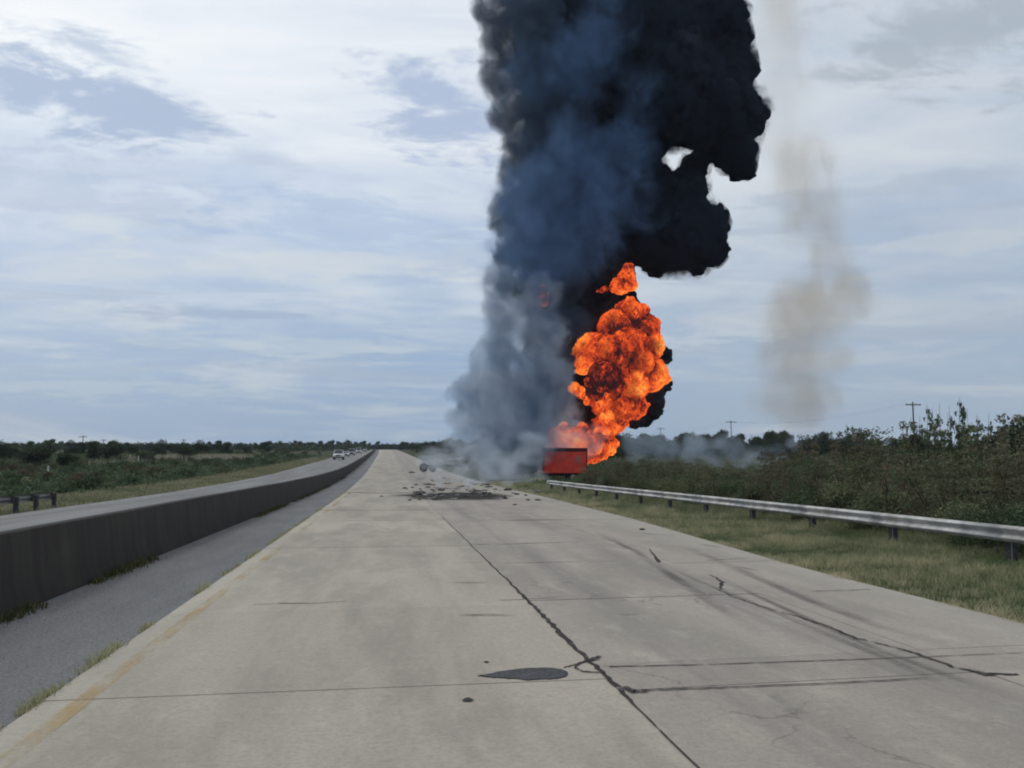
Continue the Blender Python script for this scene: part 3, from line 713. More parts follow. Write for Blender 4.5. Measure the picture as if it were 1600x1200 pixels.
# ------------------------------------------------------------------ trees
def tree_proto(h, wid, n, size, material, trunk_h=.35):
    cs, rs = [], []
    bm = bmesh.new(); lean = random.uniform(-.15, .15)
    add_tube(bm, [(0, 0, -.3), (lean * .3, .05, h * trunk_h * .5), (lean, 0, h * trunk_h), (lean * 1.2, 0, h * .7)], [.17, .13, .10, .04], 7)
    for k in range(16):
        a = random.uniform(0, 6.28); q = random.uniform(.05, .5) * wid; z = h * random.uniform(max(trunk_h, .14), .90) * (1 - .25 * (q / (wid * .5)) ** 2)
        c = (q * math.cos(a), q * math.sin(a), z); cs.append(c); rs.append(random.uniform(.16, .27) * wid)
        add_tube(bm, [(lean, 0, h * trunk_h * random.uniform(.7, 1.1)), (c[0] * .5, c[1] * .5, (z + h * trunk_h) / 2 + .1), c], [.07, .045, .015], 5)
    tm = bm_mesh(bm, 'trunk'); tm.materials.append(M['bark'])
    return foliage('crown', cs, rs, n, size, material, .75), tm
TP = [tree_proto(4.6, 5.4, 3600, .20, M['tree_leaf'], .12), tree_proto(5.0, 4.6, 3600, .20, M['tree_leaf'], .16), tree_proto(4.2, 6.0, 3800, .21, M['tree_leaf'], .1),
      tree_proto(5.6, 4.4, 3400, .20, M['tree_leaf'], .2), tree_proto(3.4, 4.8, 3200, .19, M['bush_green'], .08)]
BL = [bush_proto(0, 1.8, 3.0, 1500, .12, M['bush_green']), bush_proto(1, 1.8, 3.2, 1500, .12, M['bush_olive']), bush_proto(2, 1.8, 2.8, 1500, .12, M['bush_brown'])]
for b in BL: b[1].materials.append(M['stalk'])
tree_lab = 'low dark green tree in the treeline left of the highway'
def row_tree(x, y, k, sc, label, group): return plant('tree', TP[k], x, y, sc, random.uniform(0, 6.28), label, 'tree', group, part='trunk')
# left treeline, several ranks back from the opposite carriageway
for (Y, xa, xb, stp) in ((118, -72, -45, 5.2), (150, -100, -40, 6.0), (190, -130, -40, 6.5), (240, -165, -40, 7.5), (310, -200, -38, 8.5), (390, -240, -36, 9.5), (470, -250, -30, 10)):
    x = xa
    while x < xb:
        k = random.choices(range(5), (3, 3, 3, 2, 2))[0]; yy = Y + random.uniform(-14, 14)
        sc = random.uniform(.78, 1.12) * (0.72 if Y < 160 else .92)
        row_tree(x, yy, k, sc, tree_lab, 'trees of the left treeline'); x += stp * random.uniform(.6, 1.3)
# low scrub between them and the road
for (Y, xa, xb, stp) in ((46, -40, -21, 2.3), (55, -46, -20, 2.4), (64, -50, -20, 2.5), (74, -56, -20, 2.6), (85, -62, -20, 2.8), (98, -70, -20, 3.0), (112, -78, -20, 3.1), (128, -88, -20, 3.3), (146, -98, -20, 3.5), (168, -64, -20, 3.8), (205, -66, -20, 4.2), (240, -60, -21, 4.6), (300, -60, -21, 5.5), (400, -60, -22, 7)):
    x = xa
    while x < xb:
        k = random.choices(range(3), (5, 3, 2))[0]; sc = random.uniform(.5, .95) * (1 if Y > 120 else .82) * (1.3 if Y > 200 else 1)
        plant('scrub_bush', BL[k], x, Y + random.uniform(-6, 6), sc, random.uniform(0, 6.28),
              ('green scrub bush beyond the opposite carriageway', 'olive scrub bush beyond the opposite carriageway', 'brown scrub bush beyond the opposite carriageway')[k], 'bush',
              ('green scrub bushes', 'olive scrub bushes', 'brown scrub bushes')[k])
        x += stp * random.uniform(.7, 1.3)
# trees beyond the crest and right of it
for (Y, xa, xb, stp, lab, grp) in ((535, -70, 36, 3.0, 'dark tree at the head of the road beyond the crest', 'trees beyond the crest'), (600, -80, 60, 5, 'dark tree at the head of the road beyond the crest', 'trees beyond the crest'),
                                  (190, 13, 44, 4.2, 'dark tree right of the road behind the smoke', 'trees right of the road'), (250, 13, 52, 4.6, 'dark tree right of the road behind the smoke', 'trees right of the road'), (330, 14, 60, 5, 'dark tree right of the road behind the smoke', 'trees right of the road'), (430, 14, 80, 8, 'dark tree right of the road behind the smoke', 'trees right of the road')):
    x = xa
    while x < xb:
        row_tree(x, Y + random.uniform(-12, 12), random.choice((0, 1, 2, 3)), random.uniform(.8, 1.15) * (1.0 if Y > 500 else 1), lab, grp); x += stp * random.uniform(.6, 1.2)
for (Y, xa, xb, stp) in ((205, 52, 110, 5.0), (250, 62, 150, 4.6), (300, 70, 210, 5.0)):
    x = xa
    while x < xb:
        row_tree(x, Y + random.uniform(-12, 12), random.choice((0, 1, 2, 3)), random.uniform(1.2, 1.7) * (.75 if Y < 220 else 1), 'bluish far tree in the treeline beyond the drifting smoke', 'far trees on the right'); x += stp * random.uniform(.6, 1.2)
x = 84
for k in range(9):
    row_tree(x, 128 + random.uniform(-6, 6), k % 4, random.uniform(.95, 1.25), 'dark tree of the row behind the thicket', 'trees behind the thicket'); x += 6.2
for (px, py, Y) in ((1565, 655, 78), (1590, 650, 76), (1625, 644, 78), (1665, 648, 77)):
    p = P(px, py, Y); h = p.z - lz(p.x, p.y)
    row_tree(p.x, p.y, random.choice((0, 1)), h / 4.8, 'dark rounded tree above the thicket in the right corner', 'trees in the right corner')

# leafy undergrowth that fills the ground between the bushes, left and right
def undergrowth(name, n, xf, ya, yb, hgt, size, material, label, power=1.4):
    Y = ya + (yb - ya) * rng.uniform(0, 1, n) ** power; X = xf(Y, rng.uniform(0, 1, n)) + road_dx(Y)
    hn = np.clip(.6 + .9 * pnoise(X, Y, .12, 21), .15, 1.25); z = land_z(X, Y) + hgt * hn * rng.uniform(0, 1, n) ** (1.3 if hgt < 1.5 else .8) * (1 + np.minimum(Y, 300) / 400 * (hgt < 1.5))
    u = rng.normal(size=(n, 3)); u /= np.linalg.norm(u, axis=1)[:, None]; v = np.cross(u, rng.normal(size=(n, 3))); v /= np.linalg.norm(v, axis=1)[:, None]
    sz = (size * (1 + Y / 130) * rng.uniform(.6, 1.4, n))[:, None]; p = np.stack([X, Y, z], 1)
    co = np.stack([p - u * sz, p + v * sz * .5, p + u * sz, p - v * sz * .5], 1).reshape(-1, 3)
    me = mesh_np(name, co, np.arange(n * 4).reshape(n, 4)); attr(me, 'tint', np.repeat(np.clip(.45 + .5 * pnoise(X, Y, .09, 33) + rng.normal(0, .18, n), 0, 1), 4))
    return tag(link(name, me, material), label, None, None, 'stuff')
undergrowth('scrub_undergrowth', 90000, lambda Y, r: -19.5 - r * (22 + Y * .55), 40, 260, .75, .09, M['bush_green'], 'low green undergrowth filling the scrub beyond the opposite carriageway')
undergrowth('scrub_undergrowth', 26000, lambda Y, r: 12.5 + r * (14 + Y * .12), 62, 420, .8, .10, M['bush_green'], 'low dull green undergrowth right of the road behind the smoke', 1.6)
undergrowth('scrub_undergrowth', 30000, lambda Y, r: 44 + r * (30 + Y * .25), 95, 330, .9, .10, M['bush_olive'], 'low olive undergrowth behind the thicket', 1.2)

# the far wood that closes the view, too distant to tell its trees apart
undergrowth('far_woods', 42000, lambda Y, r: -330 + r * 322, 430, 600, 3.6, .14, M['tree_leaf'], 'far dark green wood closing the view on the left', 1.0)
undergrowth('far_woods', 12000, lambda Y, r: -8 + r * 90, 640, 760, 4.0, .14, M['tree_leaf'], 'far dark wood beyond the crest of the road', 1.0)
undergrowth('far_woods', 42000, lambda Y, r: 20 + r * 420, 340, 480, 5.0, .16, M['tree_leaf'], 'far dark wood closing the view on the right', 1.0)
# pale reeds on the left and one pale bush
def reed_band(px0, px1, Y, n, name, lab, spread=14, hgt=1.5):
    a, b = P(px0, 720, Y).x, P(px1, 720, Y).x
    X = rng.uniform(a, b, n); Yv = Y + rng.uniform(-spread, spread, n); k = pnoise(X, Yv, .16, 3) > -.12; X, Yv = X[k], Yv[k]
    blades(name, X, Yv, rng.uniform(.6, 1.0, len(X)) * hgt, np.full(len(X), .12), rng.uniform(0, 1, len(X)), M['reed'], lab, .5)
reed_band(215, 385, 190, 4200, 'pale_reeds', 'bed of pale cream reeds among the scrub on the left', 14, 1.7)
reed_band(150, 240, 150, 500, 'reed_tufts', 'few pale reed tufts left of the reed bed', 8, 1.4)
ps = foliage('foliage', [(0, 0, .5), (.3, .1, .6), (-.35, 0, .5), (.1, -.2, .8)], [.35, .3, .3, .22], 700, .07, M['straw'])
bm = bmesh.new(); add_tube(bm, [(0, 0, -.2), (0, 0, .6)], [.03, .01], 5); sm = bm_mesh(bm, 'stem'); sm.materials.append(M['stalk'])
p = P(38, 755, 66); plant('pale_bush', (ps, sm), p.x, p.y, 1.0, 0, 'small pale yellow-green bush near the left edge', 'bush', None, dz=p.z - lz(p.x, p.y) - .55)
for (px, py, Y, lab) in ((75, 733, 95, 'pale marker post in the scrub near the left edge'), (216, 717, 150, 'pale marker post at the left end of the reed bed')):
    p = P(px, py + 5, Y); z0 = lz(p.x, p.y); bm = bmesh.new(); h = max(1.0, P(px, py - 5, Y).z - z0)
    add_box(bm, -.09, .09, -.03, .03, -.3, h, .01); tag(link('marker_post', bm_mesh(bm, 'marker_post'), simple('pale_post', (.5, .5, .44)), None, (p.x, p.y, z0)), lab, 'post')

# ------------------------------------------------------------------ utility poles and wires
def pole(px, py, Y, label, arm=2.4, group=None, rz=0):
    p = P(px, py, Y); z0 = lz(p.x, p.y); h = p.z - z0
    o = empty('utility_pole', (p.x, p.y, z0), rz); tag(o, label, 'utility pole', group)
    bm = bmesh.new(); add_tube(bm, [(0, 0, -.5), (0, 0, h * .5), (0, 0, h)], [.14, .12, .10], 10); link('pole', bm_mesh(bm, 'pole', True), M['wood'], o)
    bm = bmesh.new(); add_box(bm, -arm / 2, arm / 2, -.17, -.09, h - .55, h - .40); link('crossarm', bm_mesh(bm, 'crossarm'), M['wood'], o)
    for dx in (-arm / 2 + .15, -.45, .45, arm / 2 - .15):
        bm = bmesh.new(); add_tube(bm, [(dx, -.13, h - .40), (dx, -.13, h - .30), (dx, -.13, h - .18)], [.05, .06, .03], 8); link('insulator', bm_mesh(bm, 'insulator', True), M['old_galv'], o)
    return o, h
pole_r = [pole(1426, 628, 120, 'nearest utility pole with crossarm rising above the tall weeds', 2.6), pole(1142, 657, 215, 'utility pole with crossarm over the bluish far trees', 3.0), pole(1032, 668, 300, 'farthest small utility pole right of the fireball', 3.0)]
pole(130, 680, 250, 'utility pole in the left treeline, tallest against the sky', 2.2)
pole(162, 686, 300, 'small utility pole second from left in the left treeline', 2.0)
pole(287, 686, 330, 'faint utility pole above the reed bed in the left treeline', 2.0)
def wires(a, b):
    (oa, ha), (ob, hb) = a, b; bm = bmesh.new()
    for dx in (-1.1, -.45, 1.1):
        A = oa.location + Vector((dx, 0, ha - .18)); B = ob.location + Vector((dx, 0, hb - .18))
        add_tube(bm, [A.lerp(B, t) - Vector((0, 0, 1.6 * 4 * t * (1 - t))) for t in np.linspace(0, 1, 14)], [.004] * 14, 4)
    return bm_mesh(bm, 'power_line')
tag(link('power_line', wires(pole_r[0], pole_r[1]), M['stalk']), 'thin sagging wires from the nearest pole to the next', 'wires')
tag(link('power_line', wires(pole_r[1], pole_r[2]), M['stalk']), 'thin sagging wires between the two far poles', 'wires')

# ------------------------------------------------------------------ vehicles on the opposite carriageway
M['white_paint'] = simple('white_car_paint', (.72, .73, .73), .3, .5, .04); M['silver'] = simple('silver_paint', (.36, .38, .40), .35, .5, .05)
M['glass'] = simple('dark_window_glass', (.012, .014, .017), .08, .6, .1); M['tyre'] = simple('tyre_rubber_black', (.018, .018, .018), .85, .2)
M['grille'] = simple('black_grille', (.02, .02, .022), .5, .4); M['rim'] = simple('wheel_rim', (.3, .3, .3), .4, .5, .1, 8, .5)
M['lamp'] = simple('headlamp_lens', (.7, .7, .66), .15, .6, .05); M['dark_paint'] = simple('dark_car_paint', (.03, .035, .045), .3, .5, .05)
def side_profile(bm, pts, w0, w1=None, taper=None):
    """closed outline in the y-z plane, extruded across x with narrowing per point"""
    L = []; Rr = []
    for i, (y, z) in enumerate(pts):
        hw = (taper[i] if taper else w0) / 2; L.append(bm.verts.new((-hw, y, z))); Rr.append(bm.verts.new((hw, y, z)))
    n = len(pts)
    for i in range(n): bm.faces.new((L[i], L[(i + 1) % n], Rr[(i + 1) % n], Rr[i]))
    bm.faces.new(L[::-1]); bm.faces.new(Rr); bmesh.ops.recalc_face_normals(bm, faces=bm.faces[:])
def vehicle(kind, paint, label, x, y, group=None):
    """front of the vehicle looks towards -Y, that is to the camera"""
    o = empty({'pickup': 'pickup_truck', 'car': 'car', 'van': 'van'}[kind], (x, y, float(road_z(y)) - .004)); tag(o, label, {'pickup': 'truck', 'car': 'car', 'van': 'van'}[kind], group)
    o.rotation_euler.x = .0237
    L, W, H = {'pickup': (5.8, 2.0, 1.95), 'car': (4.6, 1.8, 1.48), 'van': (5.2, 1.95, 2.1)}[kind]
    hood = {'pickup': 1.12, 'car': .92, 'van': 1.05}[kind]; belt = hood + .06
    bm = bmesh.new()
    if kind == 'pickup': pts = [(0, .42), (0.02, .85), (.12, hood - .06), (1.35, hood), (1.5, belt), (3.4, belt), (L, belt), (L, .5), (L - .1, .42)]
    elif kind == 'car': pts = [(0, .25), (.02, .6), (.15, .75), (1.15, hood), (1.3, belt), (3.6, belt), (L - .08, .95), (L, .6), (L, .28)]
    else: pts = [(0, .28), (.02, .7), (.15, .9), (.85, hood), (.95, belt), (4.9, belt), (L - .04, belt), (L, .6), (L, .3)]
    side_profile(bm, pts, W); bmesh.ops.bevel(bm, geom=bm.edges[:], offset=.05, segments=2, affect='EDGES'); link('body', bm_mesh(bm, 'body', True), paint, o)
    c0, c1, c2, c3 = {'pickup': (1.42, 2.15, 3.1, 3.5), 'car': (1.2, 2.0, 3.2, 4.1), 'van': (.9, 1.65, 4.9, 5.15)}[kind]
    bm = bmesh.new(); side_profile(bm, [(c0, belt + .052), (c1, H - .06), (c2, H - .06), (c3, belt + .052)], W, taper=[W * .93, W * .78, W * .78, W * .93]); link('window', bm_mesh(bm, 'window'), M['glass'], o)
    bm = bmesh.new(); add_box(bm, -W * .39, W * .39, c1 - .05, c2 + .05, H - .058, H, .02); link('roof', bm_mesh(bm, 'roof'), paint, o)
    for s in (-1, 1):
        bm = bmesh.new(); add_tube(bm, [(s * W * .47, c0 - .03, belt + .04), (s * W * .395, c1 - .03, H - .05)], [.05, .05], 6); link('pillar', bm_mesh(bm, 'pillar'), paint, o)
        bm = bmesh.new(); add_box(bm, s * W * .36 - .2, s * W * .36 + .2, -.035, .06, hood - .36, hood - .16, .02); link('headlight', bm_mesh(bm, 'headlight'), M['lamp'], o)
        bm = bmesh.new(); add_box(bm, s * (W / 2 + .13) - .1, s * (W / 2 + .13) + .1, c0 + .25, c0 + .37, belt + .05, belt + .25, .03); link('mirror', bm_mesh(bm, 'mirror'), M['grille'], o)
    bm = bmesh.new(); add_box(bm, -W * .24, W * .24, -.04, .05, hood - .40, hood - .12, .02); link('grille', bm_mesh(bm, 'grille'), M['grille'], o)
    bm = bmesh.new(); add_box(bm, -W * .49, W * .49, -.10, .02, .34, .58, .03); link('bumper', bm_mesh(bm, 'bumper'), M['grille'], o)
    for wy in (L * .17, L * .79):
        for s in (-1, 1):
            rad = .39 if kind == 'pickup' else .33
            bm = bmesh.new(); add_cyl_y(bm, (s * (W / 2 - .11), wy, rad), rad, .24); wh = link('wheel', bm_mesh(bm, 'wheel', True), M['tyre'], o)
            bm = bmesh.new(); add_cyl_y(bm, (s * (W / 2 - .008), wy, rad), rad * .6, .03, 14); link('rim', bm_mesh(bm, 'rim'), M['rim'], wh)
    return o
def on_road(px, py):
    best = min(np.arange(80, 520, 1.0), key=lambda Y: abs(to_px(P(px, py, Y).x, Y, float(road_z(Y)))[1] - py)); return P(px, py, best).x, best
def put(kind, paint, label, px, py, group=None, sc=1.0):
    x, y = on_road(px, py); o = vehicle(kind, paint, label, x, y, group); o.scale = (sc, sc, sc); return o
put('pickup', M['white_paint'], 'white pickup truck leading the line of oncoming traffic', 528, 718.5, None, 1.15)
put('car', M['white_paint'], 'white car right behind the white pickup truck', 539.5, 713.5)
put('van', M['silver'], 'silver van in the middle of the oncoming line', 549, 711.5)
put('van', M['white_paint'], 'white van second from the back of the oncoming line', 560, 708.5)
put('car', M['silver'], 'farthest pale car at the back of the oncoming line', 570, 706)

# ------------------------------------------------------------------ the red trailer behind the rail's end
M['red'] = simple('red_trailer_paint', (.64, .044, .022), .5, .4, .16, 1.5); M['dark_red'] = simple('sooty_dark_red_paint', (.045, .012, .012), .7, .2, .3, 2)
M['grey_mark'] = patchy('worn_pale_mark', (.36, .20, .18), .3, .6, 2.0, cap=.6)
M['steel_dark'] = simple('dark_chassis_steel', (.035, .034, .034), .7, .3, .3, 4)
M['lit_end_tone'] = simple('painted_lit_end', (.55, .42, .40), .6, .3, .1)  # light on the box's left end, put into the colour as a pale tone
ta, tb = P(848, 738, 84), P(917, 700, 84)
tl, th = tb.x - ta.x, tb.z - ta.z
tr = empty('red_trailer', (ta.x, ta.y, ta.z - .98), R(-2)); tag(tr, 'red box trailer with dark top rail standing in front of the flames', 'trailer')
Z0, Z1 = .98, .98 + th
bm = bmesh.new(); add_box(bm, 0, tl, 0, 2.4, Z0, Z1 - .02, .015); link('box', bm_mesh(bm, 'box'), M['red'], tr)
bm = bmesh.new(); add_box(bm, -.03, tl + .03, -.05, 2.45, Z1 - .36, Z1, .01); link('top_rail', bm_mesh(bm, 'top_rail'), M['dark_red'], tr)
bm = bmesh.new(); add_box(bm, -.03, tl + .03, -.05, -.003, Z0 - .08, Z0 + .10, .01); link('bottom_rail', bm_mesh(bm, 'bottom_rail'), M['red'], tr)
k = 0
for zz in np.linspace(Z0 + .28, Z1 - .55, 5):
    bm = bmesh.new(); add_box(bm, .12, tl - .12, -.022, -.004, zz - .06, zz + .06, .004); link('side_rib', bm_mesh(bm, 'side_rib'), M['red'], tr)
for xx in (.06, tl - .06):
    bm = bmesh.new(); add_box(bm, xx - .055, xx + .055, -.06, -.006, Z0 + .11, Z1 - .37, .01); link('corner_post', bm_mesh(bm, 'corner_post'), M['dark_red'], tr)
bm = bmesh.new(); add_box(bm, -.15, -.035, 0, 2.4, Z0, Z1 - .38, .02); link('lit_end', bm_mesh(bm, 'lit_end'), M['lit_end_tone'], tr)  # pale strip standing in for the lit end of the red box
bm = bmesh.new(); bmesh.ops.create_circle(bm, cap_ends=True, segments=24, radius=.42, matrix=Matrix.Translation((tl - 1.0, -.062, Z0 + 1.25)) @ Matrix.Rotation(math.pi / 2, 4, 'X'))
me = bm_mesh(bm, 'side_mark'); attr(me, 'cover', [1] * len(me.vertices)); link('side_mark', me, M['grey_mark'], tr)
bm = bmesh.new(); add_box(bm, .1, tl - .1, .7, .85, Z0 - .38, Z0 - .09); add_box(bm, .1, tl - .1, 1.6, 1.75, Z0 - .38, Z0 - .09); link('chassis', bm_mesh(bm, 'chassis'), M['steel_dark'], tr)
for xx in (tl - 1.5, tl - .55):
    for yy in (.2, 2.2):
        bm = bmesh.new(); add_cyl_y(bm, (xx, yy, .48), .48, .30, 22, 'y'); wh = link('wheel', bm_mesh(bm, 'wheel', True), M['tyre'], tr)
        bm = bmesh.new(); add_cyl_y(bm, (xx, yy - .16, .48), .26, .03, 16, 'y'); link('rim', bm_mesh(bm, 'rim'), M['rim'], wh)
bm = bmesh.new(); add_box(bm, tl - 2.0, tl + .2, .0, .45, .93, .968, .005); link('mudguard', bm_mesh(bm, 'mudguard'), M['red'], tr)
for xx in (.55, .85):
    bm = bmesh.new(); add_box(bm, xx - .05, xx + .05, .4, .5, .0, Z0 - .085, .01); link('landing_leg', bm_mesh(bm, 'landing_leg'), M['steel_dark'], tr)

# ------------------------------------------------------------------ wreck and debris on the road
M['burnt'] = simple('burnt_metal', (.045, .043, .043), .8, .3, .5, 3); M['ash'] = simple('ash_grey_metal', (.24, .24, .25), .8, .3, .35, 3)
wx, wy = P(662, 737, 112).x, 112.0
wk = empty('wrecked_truck', (wx, wy, float(road_z(wy))), R(8)); tag(wk, 'wrecked truck frame with one dark wheel half hidden in grey smoke', 'wreck')
bm = bmesh.new(); add_cyl_y(bm, (0, 0, .58), .58, .34, 24, 'y'); wh = link('wheel', bm_mesh(bm, 'wheel', True), M['tyre'], wk)
bm = bmesh.new(); add_cyl_y(bm, (0, -.18, .58), .30, .03, 18, 'y'); link('rim', bm_mesh(bm, 'rim'), M['old_galv'], wh)
bm = bmesh.new(); add_cyl_y(bm, (1.3, .5, .52), .52, .30, 24, 'y'); link('wheel', bm_mesh(bm, 'wheel', True), M['tyre'], wk)
bm = bmesh.new(); add_box(bm, -.4, 7.0, .25, .42, .72, .98, .02); add_box(bm, -.4, 7.0, 1.1, 1.27, .66, .92, .02)
for xx in (.2, 2.2, 4.2, 6.2): add_box(bm, xx, xx + .16, .424, 1.096, .74, .90)
link('frame', bm_mesh(bm, 'frame'), M['burnt'], wk)
bm = bmesh.new()
g_ = bmesh.ops.create_grid(bm, x_segments=14, y_segments=6, size=1.0)
for v in bm.verts:
    q = v.co.copy(); v.co = Vector((2.6 + q.x * 2.6, .8 + q.y * 1.1, 1.5 + .35 * mn.noise(Vector((q.x * 2.5, q.y * 2.5, 1))) + .25 * q.x))
bmesh.ops.solidify(bm, geom=bm.faces[:], thickness=.03); link('crumpled_panel', bm_mesh(bm, 'crumpled_panel'), M['ash'], wk)
bm = bmesh.new(); add_box(bm, -.3, .25, .1, 1.4, 1.7, 1.86, .03); link('mudguard', bm_mesh(bm, 'mudguard'), M['burnt'], wk)

def chunk(sc, seed):
    bm = bmesh.new(); bmesh.ops.create_icosphere(bm, subdivisions=2, radius=1.0)
    for v in bm.verts:
        v.co *= 1 + .55 * mn.noise(v.co * 1.4 + Vector((seed, 0, 0))); v.co.x *= sc[0]; v.co.y *= sc[1]; v.co.z *= sc[2]
    return bm_mesh(bm, 'debris_piece')
def sheet(seed):
    bm = bmesh.new(); bmesh.ops.create_grid(bm, x_segments=7, y_segments=5, size=.5)
    for v in bm.verts: v.co.z = .12 * mn.noise(v.co * 4 + Vector((seed, 0, 0))) + .08; v.co.x *= 1.1; v.co.y *= .6
    bmesh.ops.solidify(bm, geom=bm.faces[:], thickness=.02); return bm_mesh(bm, 'debris_piece')
DB = [(chunk((.28, .2, .10), 1), M['burnt'], 'charred black lump lying on the road at the foot of the smoke', 'charred lumps on the road'), (chunk((.16, .16, .09), 5), M['burnt'], 'charred black lump lying on the road at the foot of the smoke', 'charred lumps on the road'),
      (sheet(2), M['ash'], 'bent ash grey sheet lying on the road at the foot of the smoke', 'grey sheets on the road'), (sheet(9), M['burnt'], 'bent burnt sheet lying on the road at the foot of the smoke', 'burnt sheets on the road'), (chunk((.35, .1, .07), 8), M['ash'], 'pale grey scrap lying on the road at the foot of the smoke', 'pale scraps on the road')]
for d in DB: d[0].materials.append(d[1])
for k in range(120):
    px = random.gauss(715, 46) if k % 2 else random.uniform(628, 838); py = random.gauss(768, 6.5) if k % 4 else random.uniform(745, 775)
    if not (625 < px < 842): px = 700
    q = G(px, min(max(py, 752), 782)); d = random.choices(DB, (5, 6, 2, 4, 1))[0]
    if q.y > 90: q.y = random.uniform(60, 85); 
    o = link('debris', d[0], None, None, (q.x, q.y, float(road_z(q.y)) + .012)); tag(o, d[2], 'debris', d[3]); s = random.uniform(.3, .95); o.scale = (s, s, s); o.rotation_euler = (0, random.uniform(-.1, .1), random.uniform(0, 6.28))
for (px, py, s, lab) in ((643, 740, 1.5, 'dark lump lying alone left of the wrecked truck'), (596, 776, .35, 'tiny dark lump alone on the left lane'), (840, 782, .6, 'small charred lump near the right edge of the concrete'), (1003, 828, .3, 'small dark scrap beside the verge'), (804, 789, .35, 'small scrap on the right lane before the scorch mark')):
    q = G(px, py) if py > 760 else P(px, py, 108); o = link('debris', DB[0][0], None, None, (q.x, q.y, float(road_z(q.y)) + .02)); o.scale = (s, s, s); tag(o, lab, 'debris')
# scorch on the concrete
bm = bmesh.new(); c = G(712, 775); ringv = []
pts = [(c.x + 3.6 * math.cos(a) * (1 + .3 * mn.noise(Vector((math.cos(a) * 2, math.sin(a) * 2, 1)))), c.y + 6.0 * math.sin(a) * (1 + .3 * mn.noise(Vector((math.cos(a) * 2, math.sin(a) * 2, 3))))) for a in np.linspace(0, 2 * math.pi, 36, endpoint=False)]
cv = bm.verts.new((c.x, c.y, float(road_z(c.y)) + .008)); mid = [bm.verts.new((c.x + (x - c.x) * .6, c.y + (y - c.y) * .6, float(road_z(c.y + (y - c.y) * .6)) + .008)) for x, y in pts]; outr = [bm.verts.new((x, y, float(road_z(y)) + .008)) for x, y in pts]
for k in range(36):
    j = (k + 1) % 36; bm.faces.new((cv, mid[k], mid[j])); bm.faces.new((mid[k], outr[k], outr[j], mid[j]))
me = bm_mesh(bm, 'scorch_mark'); attr(me, 'cover', [1] + [.95] * 36 + [0] * 36); link('scorch_mark', me, M['soot'], road)

# ------------------------------------------------------------------ smoke and fire
def puffs(lobes, Y0, kids=(12, 5), rel=(.42, .20), depth=1.0, seed=1, grow=1.0):
    """spheres upon spheres: each lobe is (column, row, radius in photo pixels[, metres behind Y0])"""
    rs = random.Random(seed); out = []
    for L in lobes:
        dy = L[3] if len(L) > 3 else rs.uniform(-1, 1) * depth; c = P(L[0], L[1], Y0 + dy); r = L[2] * (Y0 + dy) / F_PX * grow
        out.append((c, r))
        for _ in range(kids[0]):
            d = Vector((rs.gauss(0, 1), rs.gauss(0, 1), rs.gauss(0, 1))).normalized(); r1 = r * rel[0] * rs.uniform(.7, 1.25); c1 = c + d * (r - r1 * .45)
            out.append((c1, r1))
            for _ in range(kids[1]):
                d2 = (d * .6 + Vector((rs.gauss(0, 1), rs.gauss(0, 1), rs.gauss(0, 1))).normalized()).normalized(); r2 = r1 * rel[1] * 2.2 * rs.uniform(.7, 1.2)
                out.append((c1 + d2 * (r1 - r2 * .4), r2))
    return out
_ico = {}
def ico(sub):
    if sub not in _ico:
        bm = bmesh.new(); bmesh.ops.create_icosphere(bm, subdivisions=sub, radius=1.0)
        _ico[sub] = (np.array([v.co[:] for v in bm.verts]), np.array([[v.index for v in f.verts] for f in bm.faces])); bm.free()
    return _ico[sub]
